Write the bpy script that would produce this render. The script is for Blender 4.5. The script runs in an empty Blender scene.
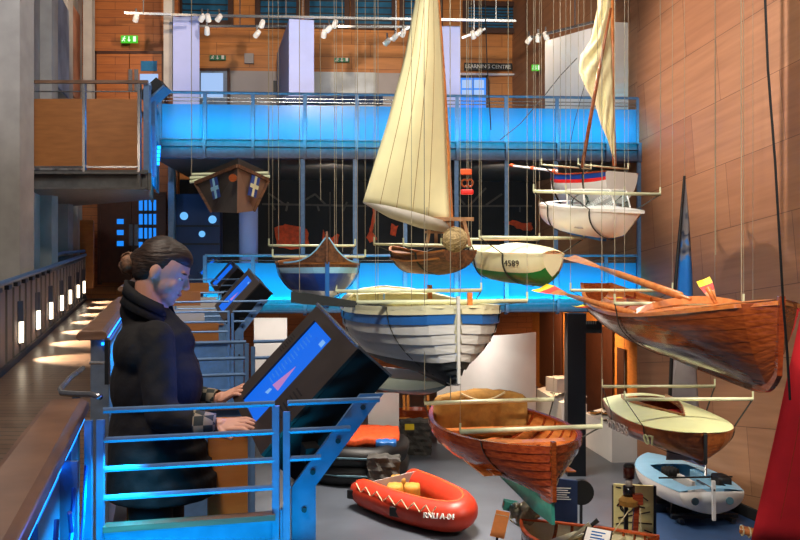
import bpy, bmesh, math, random
from mathutils import Vector, Matrix, Quaternion
from math import pi, sin, cos, radians as R
random.seed(7)
SC = bpy.context.scene
COL = SC.collection
CZ = 4.3                                   # camera height above the gallery floor
F = 900.0

def P(px, py, d):
    """a point of the hall seen at that place of the photo, d metres ahead"""
    return Vector(((px-400)/F*d, d, CZ+(258-py)/F*d))

# ------------------------------------------------------------------ camera, world, lights, exposure
cam = bpy.data.cameras.new('camera'); camo = bpy.data.objects.new('camera', cam); COL.objects.link(camo)
camo.location = (0, 0, CZ); camo.rotation_euler = (pi/2, 0, 0)
cam.sensor_width = 36; cam.lens = 40.5; cam.shift_y = -12/800; cam.clip_start = .05; cam.clip_end = 200
SC.camera = camo
w = bpy.data.worlds.new('world'); SC.world = w; w.use_nodes = True
bg = w.node_tree.nodes['Background']; bg.inputs[0].default_value = (.62, .60, .68, 1); bg.inputs[1].default_value = .10
SC.view_settings.view_transform = 'Standard'; SC.view_settings.look = 'None'
SC.view_settings.gamma = 1; SC.view_settings.exposure = 0; SC.view_settings.use_curve_mapping = False

def aim(o, target):
    d = Vector(target)-o.location
    o.rotation_euler = d.to_track_quat('-Z', 'Y').to_euler()
def area(name, loc, target, sx, sy, power, color, spread=180):
    l = bpy.data.lights.new(name, 'AREA'); l.shape = 'RECTANGLE'; l.size = sx; l.size_y = sy
    l.energy = power; l.color = color; l.spread = R(spread)
    o = bpy.data.objects.new(name, l); COL.objects.link(o); o.location = loc; aim(o, target); return o
def spot(name, loc, target, power, color, angle=40, blend=.5, size=.05):
    l = bpy.data.lights.new(name, 'SPOT'); l.energy = power; l.color = color
    l.spot_size = R(angle); l.spot_blend = blend; l.shadow_soft_size = size
    o = bpy.data.objects.new(name, l); COL.objects.link(o); o.location = loc; aim(o, target); return o
WARM = (1, .72, .48); CREAM = (1, .93, .80); BLUE = (.0, .30, 1.0); CYAN = (.0, .54, 1.0)
# broad fill lights added above, out of view, to light the hall
area('roof_fill_light', (2, 9, 11.6), (1.5, 13, 3), 4, 3, 330, CREAM)
area('walkway_fill_light', (-1.6, 1.2, 8.4), (-1.3, 2.6, 3.4), 1.0, .8, 60, (1, .80, .66), 100)  # added to brighten the dark handrail wood
area('roof_fill_light', (-1, 3, 10.5), (2, 12, 3), 2.5, 1.2, 300, CREAM, 110)
area('floor_fill_light', (.6, 15.3, 10.5), (.9, 14.6, 0), 2.5, 2.0, 420, (1, .88, .76), 62)
# spots on the timber wall, then unseen ones added to light boats and sails
spot('wall_spot_light', (-3.2, 15.6, 9.6), (5.4, 15.6, 7.6), 4200, (1, .78, .64), 44, .8, .10)
spot('wall_spot_light', (1.0, 7.0, 11.0), (6.2, 12.6, 6.6), 430, (1, .72, .54), 70, .9, .12)
spot('boat_fill_spot', (4.2, 6.5, 9.8), P(430, 330, 10.5), 700, CREAM, 34, .6, .08)
spot('boat_fill_spot', (4.6, 4.0, 9.4), P(505, 430, 11.0), 1050, (1, .78, .55), 24, .6, .08)
spot('boat_fill_spot', (-.8, 4.0, 9.8), P(680, 330, 9), 900, (1, .76, .52), 30, .6, .08)
spot('boat_fill_spot', (1.0, 6.0, 9.4), P(670, 420, 12), 700, (.95, 1, .80), 18, .6, .08)
spot('sail_fill_spot', (-.5, 6.0, 8.6), P(415, 120, 12), 620, (1, .95, .74), 26, .6, .08)
spot('boat_fill_spot', (2.2, 6.0, 8.8), P(560, 210, 12.6), 420, CREAM, 26, .6, .08)
spot('red_sail_fill_spot', (2.0, 2.0, 9.0), P(790, 470, 8.9), 1500, (1, .9, .8), 26, .7, .08)  # added to brighten the red sail
spot('sign_fill_spot', (6.0, 9.0, 6.0), P(520, 525, 12.6), 1500, (1, .88, .74), 30, .8, .08)  # added from the right to brighten the orange sign and nearby boat
spot('floor_fill_spot', (.5, 9.0, 9.4), P(505, 525, 13.0), 420, (1, .86, .7), 22, .8, .08)  # added overhead for the orange sign
spot('boat_fill_spot', (3.0, 9.0, 9.4), P(690, 490, 15.5), 500, (.75, .92, 1), 16, .6, .08)

# ------------------------------------------------------------------ materials
def new_mat(name):
    m = bpy.data.materials.new(name); m.use_nodes = True
    return m, m.node_tree.nodes, m.node_tree.links, m.node_tree.nodes['Principled BSDF']
def srgb(c):
    return tuple(((x/255)/12.92 if x/255 <= .04045 else ((x/255+.055)/1.055)**2.4) for x in c)
def setp(b, k, v):
    if k in b.inputs: b.inputs[k].default_value = v
def mat(name, c, rough=.5, metal=0, var=.12, scale=6, bump=.0, coat=0, spec=None, alpha=None, trans=0):
    m, n, l, b = new_mat(name)
    c = srgb(c)
    tc = n.new('ShaderNodeTexCoord'); ns = n.new('ShaderNodeTexNoise'); ns.inputs['Scale'].default_value = scale
    ns.inputs['Detail'].default_value = 5
    l.new(tc.outputs['Object'], ns.inputs['Vector'])
    rp = n.new('ShaderNodeValToRGB')
    rp.color_ramp.elements[0].position = .3; rp.color_ramp.elements[1].position = .72
    rp.color_ramp.elements[0].color = tuple(x*(1-var) for x in c)+(1,)
    rp.color_ramp.elements[1].color = tuple(min(1, x*(1+var)) for x in c)+(1,)
    l.new(ns.outputs['Fac'], rp.inputs['Fac']); l.new(rp.outputs['Color'], b.inputs['Base Color'])
    b.inputs['Roughness'].default_value = rough; b.inputs['Metallic'].default_value = metal
    setp(b, 'Coat Weight', coat)
    if trans: setp(b, 'Transmission Weight', trans)
    if bump:
        bp = n.new('ShaderNodeBump'); bp.inputs['Strength'].default_value = bump; bp.inputs['Distance'].default_value = .02
        l.new(ns.outputs['Fac'], bp.inputs['Height']); l.new(bp.outputs['Normal'], b.inputs['Normal'])
    return m
def wood(name, c1, c2, stretch=(1, 12, 12), scale=2.0, rough=.4, coat=0, bump=.1):
    m, n, l, b = new_mat(name)
    tc = n.new('ShaderNodeTexCoord'); mp = n.new('ShaderNodeMapping'); mp.inputs['Scale'].default_value = stretch
    ns = n.new('ShaderNodeTexNoise'); ns.inputs['Scale'].default_value = scale; ns.inputs['Detail'].default_value = 6
    rp = n.new('ShaderNodeValToRGB'); rp.color_ramp.elements[0].position = .32; rp.color_ramp.elements[1].position = .68
    rp.color_ramp.elements[0].color = srgb(c1)+(1,); rp.color_ramp.elements[1].color = srgb(c2)+(1,)
    l.new(tc.outputs['Object'], mp.inputs['Vector']); l.new(mp.outputs['Vector'], ns.inputs['Vector'])
    l.new(ns.outputs['Fac'], rp.inputs['Fac']); l.new(rp.outputs['Color'], b.inputs['Base Color'])
    b.inputs['Roughness'].default_value = rough; setp(b, 'Coat Weight', coat); setp(b, 'Coat Roughness', .12)
    bp = n.new('ShaderNodeBump'); bp.inputs['Strength'].default_value = bump; bp.inputs['Distance'].default_value = .01
    l.new(ns.outputs['Fac'], bp.inputs['Height']); l.new(bp.outputs['Normal'], b.inputs['Normal'])
    return m
def boards(name, c1, c2, cm, bw, bh, tilt=0, rough=.5, mortar=.012, grain=(3, 30, 30), coat=0):
    """boards laid in the object's own x-z plane"""
    m, n, l, b = new_mat(name)
    tc = n.new('ShaderNodeTexCoord'); sp = n.new('ShaderNodeSeparateXYZ'); cb = n.new('ShaderNodeCombineXYZ')
    l.new(tc.outputs['Object'], sp.inputs[0]); l.new(sp.outputs['X'], cb.inputs['X']); l.new(sp.outputs['Z'], cb.inputs['Y'])
    mp = n.new('ShaderNodeMapping'); mp.inputs['Rotation'].default_value = (0, 0, tilt)
    l.new(cb.outputs[0], mp.inputs['Vector'])
    br = n.new('ShaderNodeTexBrick'); br.inputs['Scale'].default_value = 1
    br.inputs['Color1'].default_value = srgb(c1)+(1,); br.inputs['Color2'].default_value = srgb(c2)+(1,)
    br.inputs['Mortar'].default_value = srgb(cm)+(1,); br.inputs['Mortar Size'].default_value = mortar
    br.inputs['Brick Width'].default_value = bw; br.inputs['Row Height'].default_value = bh; br.offset = .37
    l.new(mp.outputs[0], br.inputs['Vector'])
    g = n.new('ShaderNodeMapping'); g.inputs['Scale'].default_value = (grain[0], grain[1], 1)
    l.new(mp.outputs[0], g.inputs['Vector'])
    ns = n.new('ShaderNodeTexNoise'); ns.inputs['Scale'].default_value = .6; ns.inputs['Detail'].default_value = 6
    l.new(g.outputs[0], ns.inputs['Vector'])
    mx = n.new('ShaderNodeMixRGB'); mx.blend_type = 'MULTIPLY'; mx.inputs['Fac'].default_value = .55
    rp = n.new('ShaderNodeValToRGB'); rp.color_ramp.elements[0].position = .3; rp.color_ramp.elements[1].position = .7
    rp.color_ramp.elements[0].color = (.55, .50, .46, 1); rp.color_ramp.elements[1].color = (1, 1, 1, 1)
    l.new(ns.outputs['Fac'], rp.inputs['Fac'])
    l.new(br.outputs['Color'], mx.inputs[1]); l.new(rp.outputs['Color'], mx.inputs[2])
    l.new(mx.outputs[0], b.inputs['Base Color']); b.inputs['Roughness'].default_value = rough; setp(b, 'Coat Weight', coat)
    bp = n.new('ShaderNodeBump'); bp.inputs['Strength'].default_value = .25; bp.inputs['Distance'].default_value = .01
    bp.invert = True
    l.new(br.outputs['Fac'], bp.inputs['Height']); l.new(bp.outputs['Normal'], b.inputs['Normal'])
    return m
def emis(name, c, s):
    m, n, l, b = new_mat(name); b.inputs['Base Color'].default_value = (0, 0, 0, 1)
    setp(b, 'Emission Color', srgb(c)+(1,)); setp(b, 'Emission Strength', s); return m
def glass(name, c, amount=.5, rough=.15):
    """frosted acrylic: part clear, part scattering"""
    m, n, l, b = new_mat(name); out = [x for x in n if x.type == 'OUTPUT_MATERIAL'][0]
    n.remove(b)
    df = n.new('ShaderNodeBsdfDiffuse'); df.inputs[0].default_value = srgb(c)+(1,)
    tl = n.new('ShaderNodeBsdfTranslucent'); tl.inputs[0].default_value = srgb(c)+(1,)
    tr = n.new('ShaderNodeBsdfTransparent'); tr.inputs[0].default_value = (.85, .95, 1, 1)
    a = n.new('ShaderNodeMixShader'); a.inputs[0].default_value = .45; l.new(df.outputs[0], a.inputs[1]); l.new(tl.outputs[0], a.inputs[2])
    q = n.new('ShaderNodeMixShader'); q.inputs[0].default_value = amount; l.new(tr.outputs[0], q.inputs[1]); l.new(a.outputs[0], q.inputs[2])
    gl = n.new('ShaderNodeBsdfGlossy'); gl.inputs['Roughness'].default_value = rough
    z = n.new('ShaderNodeMixShader'); z.inputs[0].default_value = .04; l.new(q.outputs[0], z.inputs[1]); l.new(gl.outputs[0], z.inputs[2])
    l.new(z.outputs[0], out.inputs[0]); return m

M = dict(
 curved=boards('timber_wall_panels', (172, 126, 92), (160, 112, 80), (108, 72, 50), 2.5, 1.12, R(7.5), .5, .006, (1.0, 14, 14)),
 backwood=boards('orange_timber_cladding', (214, 140, 66), (200, 126, 56), (140, 84, 40), 1.4, .34, 0, .5, .006, (2, 14, 14)),
 doorwood=boards('door_timber', (178, 104, 48), (166, 94, 42), (108, 58, 24), .9, .19, 0, .5, .006),
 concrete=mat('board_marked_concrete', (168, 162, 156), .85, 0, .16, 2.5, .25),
 concdark=mat('dark_plaster', (104, 96, 90), .85, 0, .14, 2.5, .2),  # darker tone for the stair wall and panel joints
 floor=mat('polished_grey_floor', (86, 92, 102), .28, 0, .22, 1.1, .04),
 ramp=boards('ramp_deck_boards', (104, 82, 64), (90, 70, 54), (40, 30, 24), 3.0, .14, 0, .33, .008),
 steel=mat('painted_grey_steel', (118, 132, 150), .38, .35, .12, 20, .05),
 bsteel=mat('blue_grey_painted_steel', (92, 124, 165), .4, .2, .14, 18, .05),
 dsteel=mat('dark_steel', (44, 48, 54), .45, .5, .15, 14, .05),
 beam=mat('grey_steel_beam', (98, 96, 94), .55, .3, .2, 8, .08),
 bright=mat('brushed_steel', (175, 178, 182), .25, .9, .08, 30),
 rail=wood('brown_handrail_wood', (98, 72, 56), (134, 102, 80), (3, 3, 22), 1.6, .32, .3),
 ply=wood('orange_plywood', (196, 118, 46), (216, 140, 62), (1.5, 1.5, 9), 2, .5),
 ply2=wood('brown_board', (140, 86, 38), (160, 100, 48), (1.5, 1.5, 9), 2, .5),
 white=mat('white_display_board', (228, 226, 224), .7, 0, .03, 3),
 grey=mat('pale_grey_plaster', (172, 164, 160), .8, 0, .05, 3),
 lilac=mat('pale_lilac_paint', (152, 164, 216), .6, 0, .04, 3),
 black=mat('matt_black', (16, 16, 18), .5, 0, .2, 8),
 bezel=mat('dark_bronze_metal', (70, 62, 58), .35, .5, .15, 8, .03),
 kblack=mat('black_kiosk_side', (9, 10, 12), .5, .1, .2, 8),
 darkwall=mat('dark_gallery_wall', (30, 29, 30), .8, 0, .2, 3),
 navy=mat('navy_board', (24, 44, 84), .6, 0, .1, 3),
 window=mat('dark_blue_window_pane', (44, 104, 146), .2, 0, .3, 3),
 brownframe=mat('dark_brown_frame', (66, 32, 14), .5, 0, .2, 8),
 mural=mat('orange_red_paint', (214, 74, 26), .7, 0, .3, 9),
 muralg=mat('grey_mural_paint', (86, 78, 72), .8, 0, .2, 6),
 blueglass=glass('frosted_balcony_glass', (66, 190, 255), .56),
 clear=glass('clear_panel_glass', (190, 230, 230), .12, .05),
 varn=wood('varnished_mahogany', (118, 50, 18), (164, 80, 32), (.45, 10, 26), 2.0, .22, .7, .06),
 varn2=wood('red_brown_varnish', (122, 42, 18), (164, 72, 32), (.5, 10, 24), 2.0, .24, .7, .06),
 pine=wood('varnished_pine', (196, 104, 44), (224, 142, 74), (1.0, 14, 14), 2.4, .3, .5, .05),
 oarw=wood('varnished_spruce', (170, 98, 50), (200, 128, 72), (8, 8, 8), 2, .28, .5, .05),
 cream=mat('cream_paint', (232, 226, 188), .35, 0, .05, 4),
 offw=mat('white_boat_paint', (232, 230, 226), .32, 0, .05, 4),
 bluep=mat('blue_boat_paint', (46, 110, 186), .35, 0, .08, 6),
 navyp=mat('dark_blue_boat_paint', (26, 66, 150), .3, 0, .1, 6),
 green=mat('green_boat_paint', (28, 128, 60), .35, 0, .1, 6),
 teal=mat('teal_antifouling', (60, 150, 134), .5, 0, .15, 8),
 tealb=mat('grey_teal_paint', (80, 116, 130), .4, 0, .15, 8),
 dkgreen=mat('dark_antifouling', (44, 48, 50), .6, 0, .2, 8),
 sky=mat('light_blue_gelcoat', (150, 208, 240), .25, 0, .05, 4),
 paleg=mat('pale_lime_deck_paint', (226, 232, 176), .35, 0, .05, 4),
 hull07=wood('brown_varnished_ply', (120, 62, 28), (160, 90, 44), (1, 8, 10), 2, .3, .5),
 tube=mat('cream_painted_tube', (216, 220, 184), .4, .1, .06, 12),
 strap=mat('dark_webbing', (42, 42, 36), .8, 0, .2, 30),
 cable=mat('steel_wire', (150, 142, 122), .5, .2, .1, 30),
 rope=mat('pale_rope', (206, 196, 160), .9, 0, .15, 60, .3),
 orope=mat('black_rope', (20, 20, 22), .8, 0, .2, 60),
 sail=mat('cream_sailcloth', (236, 226, 180), .85, 0, .06, 3, .1),
 redsail=mat('red_sailcloth', (196, 20, 34), .8, 0, .12, 4, .1),
 redrub=mat('red_orange_rubber', (186, 52, 28), .45, 0, .12, 5, .05),
 blkrub=mat('black_rubber', (13, 14, 17), .5, 0, .2, 6, .05),
 orange=mat('bright_orange_cloth', (236, 88, 34), .7, 0, .25, 14, .3),
 rock=mat('carved_dark_stone', (76, 74, 70), .8, 0, .35, 7, .6),
 yellow=mat('yellow_paint', (240, 208, 40), .5, 0, .05, 8),
 red=mat('red_paint', (220, 34, 30), .45, 0, .08, 8),
 cushion=mat('tan_canvas', (150, 108, 46), .9, 0, .2, 12, .3),
 basket=mat('woven_wicker', (170, 146, 104), .9, 0, .4, 40, .8),
 stained=wood('weathered_brown_hull', (70, 40, 24), (120, 76, 46), (2, 8, 10), 3, .6),
 frame=wood('weathered_tan_timber', (132, 90, 56), (170, 124, 84), (8, 8, 8), 2, .6),
 fascia=mat('grey_blue_fascia', (84, 94, 122), .5, .1, .2, 9, .05),
 metal=mat('cast_engine_metal', (160, 156, 134), .4, .4, .3, 18, .2),
 osign=mat('orange_sign_board', (240, 146, 74), .6, 0, .06, 12),
 poster=mat('pale_yellow_poster', (226, 214, 150), .6, 0, .06, 8),
 ink=mat('dark_ink', (40, 34, 30), .7, 0, .2, 8),
 skin=mat('skin', (214, 160, 136), .5, 0, .05, 20),
 hair=wood('dark_brown_hair', (24, 15, 11), (62, 44, 32), (8, 8, 40), 3, .5, 0, .5),
 coat=mat('black_wool_coat', (9, 9, 13), .85, 0, .25, 30, .2),
 trousers=mat('black_trousers', (18, 18, 22), .8, 0, .2, 20, .1),
 shoe=mat('black_leather', (20, 18, 18), .35, 0, .1, 20),
 screen=emis('kiosk_screen_glow', (4, 104, 232), 1.0),
 screen_l=emis('screen_pale_mark', (120, 175, 240), 1.0),
 screen_p=emis('screen_pink_mark', (190, 130, 200), .9),
 led=emis('blue_led_strip', (20, 130, 255), 5),
 ledw=emis('warm_white_step_light', (255, 236, 205), 4),
 bulb=emis('lit_lamp_face', (255, 225, 180), 8),
 exitg=emis('green_exit_face', (70, 200, 40), 1.0),
 exitd=mat('green_sign_face', (30, 120, 80), .5, 0, .05, 8),
 exitw=emis('white_exit_pictogram', (235, 255, 225), 1.2),
 bluewin=emis('backlit_blue_door_pane', (30, 140, 255), 1.0),
 daywin=emis('daylit_window', (170, 205, 255), .9),
 disc=emis('pale_blue_round_light', (110, 190, 255), 1.0),
 whitet=mat('white_lettering', (236, 234, 226), .6, 0, .02, 8),
 ink2=mat('brown_lettering', (96, 60, 36), .6, 0, .02, 8),
)
def plaid():
    m, n, l, b = new_mat('grey_plaid_flannel')
    tc = n.new('ShaderNodeTexCoord'); ck = n.new('ShaderNodeTexChecker'); ck.inputs['Scale'].default_value = 32
    ck.inputs['Color1'].default_value = srgb((150, 138, 116))+(1,); ck.inputs['Color2'].default_value = srgb((52, 58, 56))+(1,)
    l.new(tc.outputs['Object'], ck.inputs['Vector']); l.new(ck.outputs['Color'], b.inputs['Base Color']); b.inputs['Roughness'].default_value = .9
    return m
M['plaid'] = plaid()

# ------------------------------------------------------------------ mesh helpers
class MB:
    def __init__(s): s.v = []; s.f = []; s.m = []
    def add(s, vs, fs, mi=0):
        o = len(s.v); s.v += [Vector(v) for v in vs]; s.f += [tuple(i+o for i in f) for f in fs]; s.m += [mi]*len(fs); return s
    def box(s, c, d, rot=None, mi=0):
        c = Vector(c); x, y, z = d[0]/2, d[1]/2, d[2]/2
        vs = [Vector((i*x, j*y, k*z)) for i in (-1, 1) for j in (-1, 1) for k in (-1, 1)]
        if rot is not None: vs = [rot @ v for v in vs]
        return s.add([c+v for v in vs], [(0, 1, 3, 2), (4, 6, 7, 5), (0, 4, 5, 1), (2, 3, 7, 6), (0, 2, 6, 4), (1, 5, 7, 3)], mi)
    def bar(s, a, b, w, h, mi=0, up=(0, 0, 1)):
        a = Vector(a); b = Vector(b); d = (b-a); L = d.length; d.normalize(); up = Vector(up)
        sd = d.cross(up)
        if sd.length < 1e-4: sd = Vector((1, 0, 0))
        sd.normalize(); u = sd.cross(d); r = Matrix((d, sd, u)).transposed()
        return s.box((a+b)/2, (L, w, h), r, mi)
    def tube(s, pts, r, n=8, mi=0, caps=True, closed=False):
        pts = [Vector(p) for p in pts]; rr = r if isinstance(r, (list, tuple)) else [r]*len(pts)
        rings = []; N = len(pts); up = None
        for i, p in enumerate(pts):
            if closed: t = pts[(i+1) % N]-pts[i-1]
            else: t = pts[min(i+1, N-1)]-pts[max(i-1, 0)]
            if t.length < 1e-9: t = Vector((0, 0, 1))
            t.normalize()
            if up is None:
                up = Vector((0, 0, 1)) if abs(t.z) < .9 else Vector((1, 0, 0))
            a = up-t*up.dot(t)
            if a.length < 1e-4: a = Vector((1, 0, 0))-t*t.x
            a.normalize(); b = t.cross(a); up = a
            rings.append([p+(a*cos(2*pi*k/n)+b*sin(2*pi*k/n))*rr[i] for k in range(n)])
        vs = [v for q in rings for v in q]; fs = []
        for i in range(N if closed else N-1):
            for k in range(n):
                j = (i+1) % N
                fs.append((i*n+k, i*n+(k+1) % n, j*n+(k+1) % n, j*n+k))
        if caps and not closed: fs += [tuple(range(n))[::-1], tuple((N-1)*n+k for k in range(n))]
        return s.add(vs, fs, mi)
    def ell(s, c, r, rot=None, n=14, m=9, mi=0):
        c = Vector(c); vs = []; fs = []
        r = (r, r, r) if not isinstance(r, (tuple, list)) else r
        for i in range(1, m):
            a = pi*i/m
            for k in range(n):
                vs.append(Vector((r[0]*sin(a)*cos(2*pi*k/n), r[1]*sin(a)*sin(2*pi*k/n), r[2]*cos(a))))
        T = len(vs); vs += [Vector((0, 0, r[2])), Vector((0, 0, -r[2]))]
        for i in range(m-2):
            for k in range(n): fs.append((i*n+k, (i+1)*n+k, (i+1)*n+(k+1) % n, i*n+(k+1) % n))
        for k in range(n):
            fs.append((T, k, (k+1) % n)); fs.append((T+1, (m-2)*n+(k+1) % n, (m-2)*n+k))
        if rot is not None: vs = [rot @ v for v in vs]
        return s.add([c+v for v in vs], fs, mi)
    def lathe(s, c, prof, n=16, mi=0):
        c = Vector(c); vs = []; fs = []
        for r, z in prof:
            for k in range(n): vs.append(c+Vector((r*cos(2*pi*k/n), r*sin(2*pi*k/n), z)))
        for i in range(len(prof)-1):
            for k in range(n): fs.append((i*n+k, i*n+(k+1) % n, (i+1)*n+(k+1) % n, (i+1)*n+k))
        fs += [tuple(range(n))[::-1], tuple((len(prof)-1)*n+k for k in range(n))]
        return s.add(vs, fs, mi)
    def prism(s, poly, off, mi=0):
        """polygon (points) swept by the vector off"""
        poly = [Vector(p) for p in poly]; off = Vector(off); n = len(poly)
        vs = poly+[p+off for p in poly]
        return s.add(vs, [tuple(range(n))[::-1], tuple(range(n, 2*n))]+[(i, (i+1) % n, n+(i+1) % n, n+i) for i in range(n)], mi)
    def grid(s, rows, mi=0, close=False):
        n = len(rows[0]); vs = [v for r in rows for v in r]; fs = []
        for i in range(len(rows)-1):
            for k in range(n if close else n-1):
                fs.append((i*n+k, i*n+(k+1) % n, (i+1)*n+(k+1) % n, (i+1)*n+k))
        return s.add(vs, fs, mi)
    def build(s, name, mats, parent=None, smooth=False, bevel=0, solid=0):
        me = bpy.data.meshes.new(name)
        root = parent
        if not isinstance(mats, (list, tuple)): mats = [mats]
        vs = s.v
        if parent is None:
            xs = [v.x for v in vs]; ys = [v.y for v in vs]; zs = [v.z for v in vs]
            org = Vector(((min(xs)+max(xs))/2, (min(ys)+max(ys))/2, min(zs)))
            vs = [v-org for v in vs]
        else:
            W = WM[parent.name] if parent.name in WM else None
            if W is not None and not LOCAL[0]:
                inv = W.inverted(); vs = [inv @ v for v in vs]
        me.from_pydata([tuple(v) for v in vs], [], s.f)
        for m in mats: me.materials.append(m)
        for p, i in zip(me.polygons, s.m): p.material_index = i
        bm = bmesh.new(); bm.from_mesh(me)
        bmesh.ops.recalc_face_normals(bm, faces=bm.faces); bm.to_mesh(me); bm.free()
        if smooth:
            for p in me.polygons: p.use_smooth = True
        o = bpy.data.objects.new(name, me); COL.objects.link(o)
        if parent is None: o.location = org; WM[o.name] = Matrix.Translation(org)
        else:
            o.parent = parent
            WM[o.name] = WM[parent.name]
        if bevel:
            b = o.modifiers.new('bevel', 'BEVEL'); b.width = bevel; b.segments = 2; b.limit_method = 'ANGLE'
        if solid:
            q = o.modifiers.new('thickness', 'SOLIDIFY'); q.thickness = solid; q.offset = 0
        if smooth:
            try: me.shade_auto_smooth
            except Exception: pass
        return o
WM = {}; LOCAL = [False]
def thing(name, label, cat, loc, group=None, mtx=None):
    o = bpy.data.objects.new(name, None); COL.objects.link(o); o.empty_display_size = .1
    m = mtx if mtx is not None else Matrix.Translation(Vector(loc))
    o.matrix_world = m; WM[o.name] = m.copy()
    return tag(o, label, cat, group)
def tag(o, label, cat, group=None, kind=None):
    if label: o['label'] = label
    if cat: o['category'] = cat
    if group: o['group'] = group
    if kind: o['kind'] = kind
    return o
def struct(name, mb, m, parent=None, **k):
    o = mb.build(name, m, parent, **k)
    if parent is None: o['kind'] = 'structure'
    return o
def quad(mb, pts, mi=0, off=None):
    if off is None: return mb.add(pts, [tuple(range(len(pts)))], mi)
    return mb.prism(pts, off, mi)
def slab(name, p0, p1, z0, z1, th, m, side=1, kind=True):
    """upright wall from p0 to p1 (xy); its own x axis runs along it, so boards follow it"""
    p0 = Vector((p0[0], p0[1], 0)); p1 = Vector((p1[0], p1[1], 0)); d = p1-p0; L = d.length; a = math.atan2(d.y, d.x)
    mb = MB(); y0, y1 = (0, th) if side > 0 else (-th, 0)
    mb.add([(x, y, z) for x in (0, L) for y in (y0, y1) for z in (z0, z1)],
           [(0, 1, 3, 2), (4, 6, 7, 5), (0, 4, 5, 1), (2, 3, 7, 6), (0, 2, 6, 4), (1, 5, 7, 3)])
    me = bpy.data.meshes.new(name); me.from_pydata([tuple(v) for v in mb.v], [], mb.f); me.materials.append(m)
    bm = bmesh.new(); bm.from_mesh(me); bmesh.ops.recalc_face_normals(bm, faces=bm.faces); bm.to_mesh(me); bm.free()
    o = bpy.data.objects.new(name, me); COL.objects.link(o); o.location = p0; o.rotation_euler = (0, 0, a)
    if kind: o['kind'] = 'structure'
    WM[o.name] = Matrix.Translation(p0) @ Matrix.Rotation(a, 4, 'Z')
    return o
def text(s, name, size, m, parent, origin, xd, yd, ext=.003, align='CENTER'):
    """raised lettering: origin = middle of the line, xd = reading direction, yd = letter up"""
    cu = bpy.data.curves.new(name, 'FONT'); cu.body = s; cu.size = size; cu.extrude = ext; cu.align_x = align; cu.align_y = 'CENTER'
    cu.resolution_u = 3
    t = bpy.data.objects.new('tmp', cu); COL.objects.link(t)
    dg = bpy.context.evaluated_depsgraph_get(); dg.update()
    me = bpy.data.meshes.new_from_object(t.evaluated_get(dg)); bpy.data.objects.remove(t)
    xd = Vector(xd).normalized(); yd = Vector(yd); zd = xd.cross(yd).normalized(); yd = zd.cross(xd)
    W = Matrix((xd, yd, zd)).transposed().to_4x4(); W.translation = Vector(origin)
    if parent is not None and not LOCAL[0]: W = WM[parent.name].inverted() @ W
    me.transform(W); me.materials.clear(); me.materials.append(m)
    o = bpy.data.objects.new(name, me); COL.objects.link(o)
    if parent is not None: o.parent = parent; WM[o.name] = WM[parent.name]
    return o
def copytree(o, parent=None, delta=None):
    c = o.copy(); COL.objects.link(c)
    if parent is not None: c.parent = parent
    if delta is not None: c.matrix_world = Matrix.Translation(delta) @ WM[o.name]; c.location = (Matrix.Translation(delta) @ WM[o.name]).translation
    for ch in [x for x in list(COL.objects) if x.parent == o]: copytree(ch, c)
    return c
def remesh(mb, voxel, smooth_it=4):
    me = bpy.data.meshes.new('tmp'); me.from_pydata([tuple(v) for v in mb.v], [], mb.f)
    bm = bmesh.new(); bm.from_mesh(me); bmesh.ops.recalc_face_normals(bm, faces=bm.faces); bm.to_mesh(me); bm.free()
    o = bpy.data.objects.new('tmp', me); COL.objects.link(o)
    r = o.modifiers.new('r', 'REMESH'); r.mode = 'VOXEL'; r.voxel_size = voxel
    if smooth_it:
        s = o.modifiers.new('s', 'SMOOTH'); s.iterations = smooth_it; s.factor = .5
    dg = bpy.context.evaluated_depsgraph_get(); dg.update()
    m2 = bpy.data.meshes.new_from_object(o.evaluated_get(dg)); bpy.data.objects.remove(o)
    out = MB(); out.add([v.co.copy() for v in m2.vertices], [tuple(p.vertices) for p in m2.polygons]); return out
def caps(mb, a, b, ra, rb, n=12):
    """tapered limb with round ends"""
    a = Vector(a); b = Vector(b); d = b-a; L = d.length; d.normalize()
    pts = []; rr = []
    for i in range(5):
        t = -pi/2+pi/2*i/4; pts.append(a+d*ra*sin(t)*.999); rr.append(max(.0008, ra*cos(t)))
    for i in range(5):
        t = pi/2*i/4; pts.append(b+d*rb*sin(t)*.999); rr.append(max(.0008, rb*cos(t)))
    mb.tube(pts, rr, n); return mb

D = Vector((-.2526, .9676, 0)); N = Vector((.9676, .2526, 0))     # along and across the walkway
E = Vector((9.627, .7, 0)).normalized()                            # along the two balconies
BL = Vector((-4.72, 17.7, 0))
def bal(px):
    """the point of the balcony line seen at column px"""
    k = (px-400)/F; t = (k*BL.y-BL.x)/(E.x-k*E.y); return BL+E*t
EN = Vector((E.y, -E.x, 0))                                        # out of the balcony, to the camera

# ------------------------------------------------------------------ the hall
struct('floor', MB().box((0, 14, -.1), (40, 44, .2)), M['floor'])
def wall_x(y): return 4.9+(18.3-y)*.255
slab('wall_right', (wall_x(1), 1), (wall_x(18.45), 18.45), 0, 13, .25, M['curved'], -1)
slab('wall_right_upper', (wall_x(18.45), 18.45), (wall_x(25.2), 25.2), 3.1, 13, .25, M['curved'], -1)
slab('wall_back', (-9.2, 24.3), (3.35, 25.2), 6.3, 13, .25, M['backwood'], 1)
slab('trim_skirting', (wall_x(1)-.06, 1), (wall_x(18.3)-.06, 18.3), 0, .22, .05, M['darkwall'], 1)

# gallery under the balcony
slab('wall_gallery_side', (5.35, 18.6), (4.55, 31), 0, 3.1, .25, M['ply'], -1)
slab('wall_gallery_back', (-9, 29), (4.6, 31), 0, 3.1, .25, M['doorwood'], 1)
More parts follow.
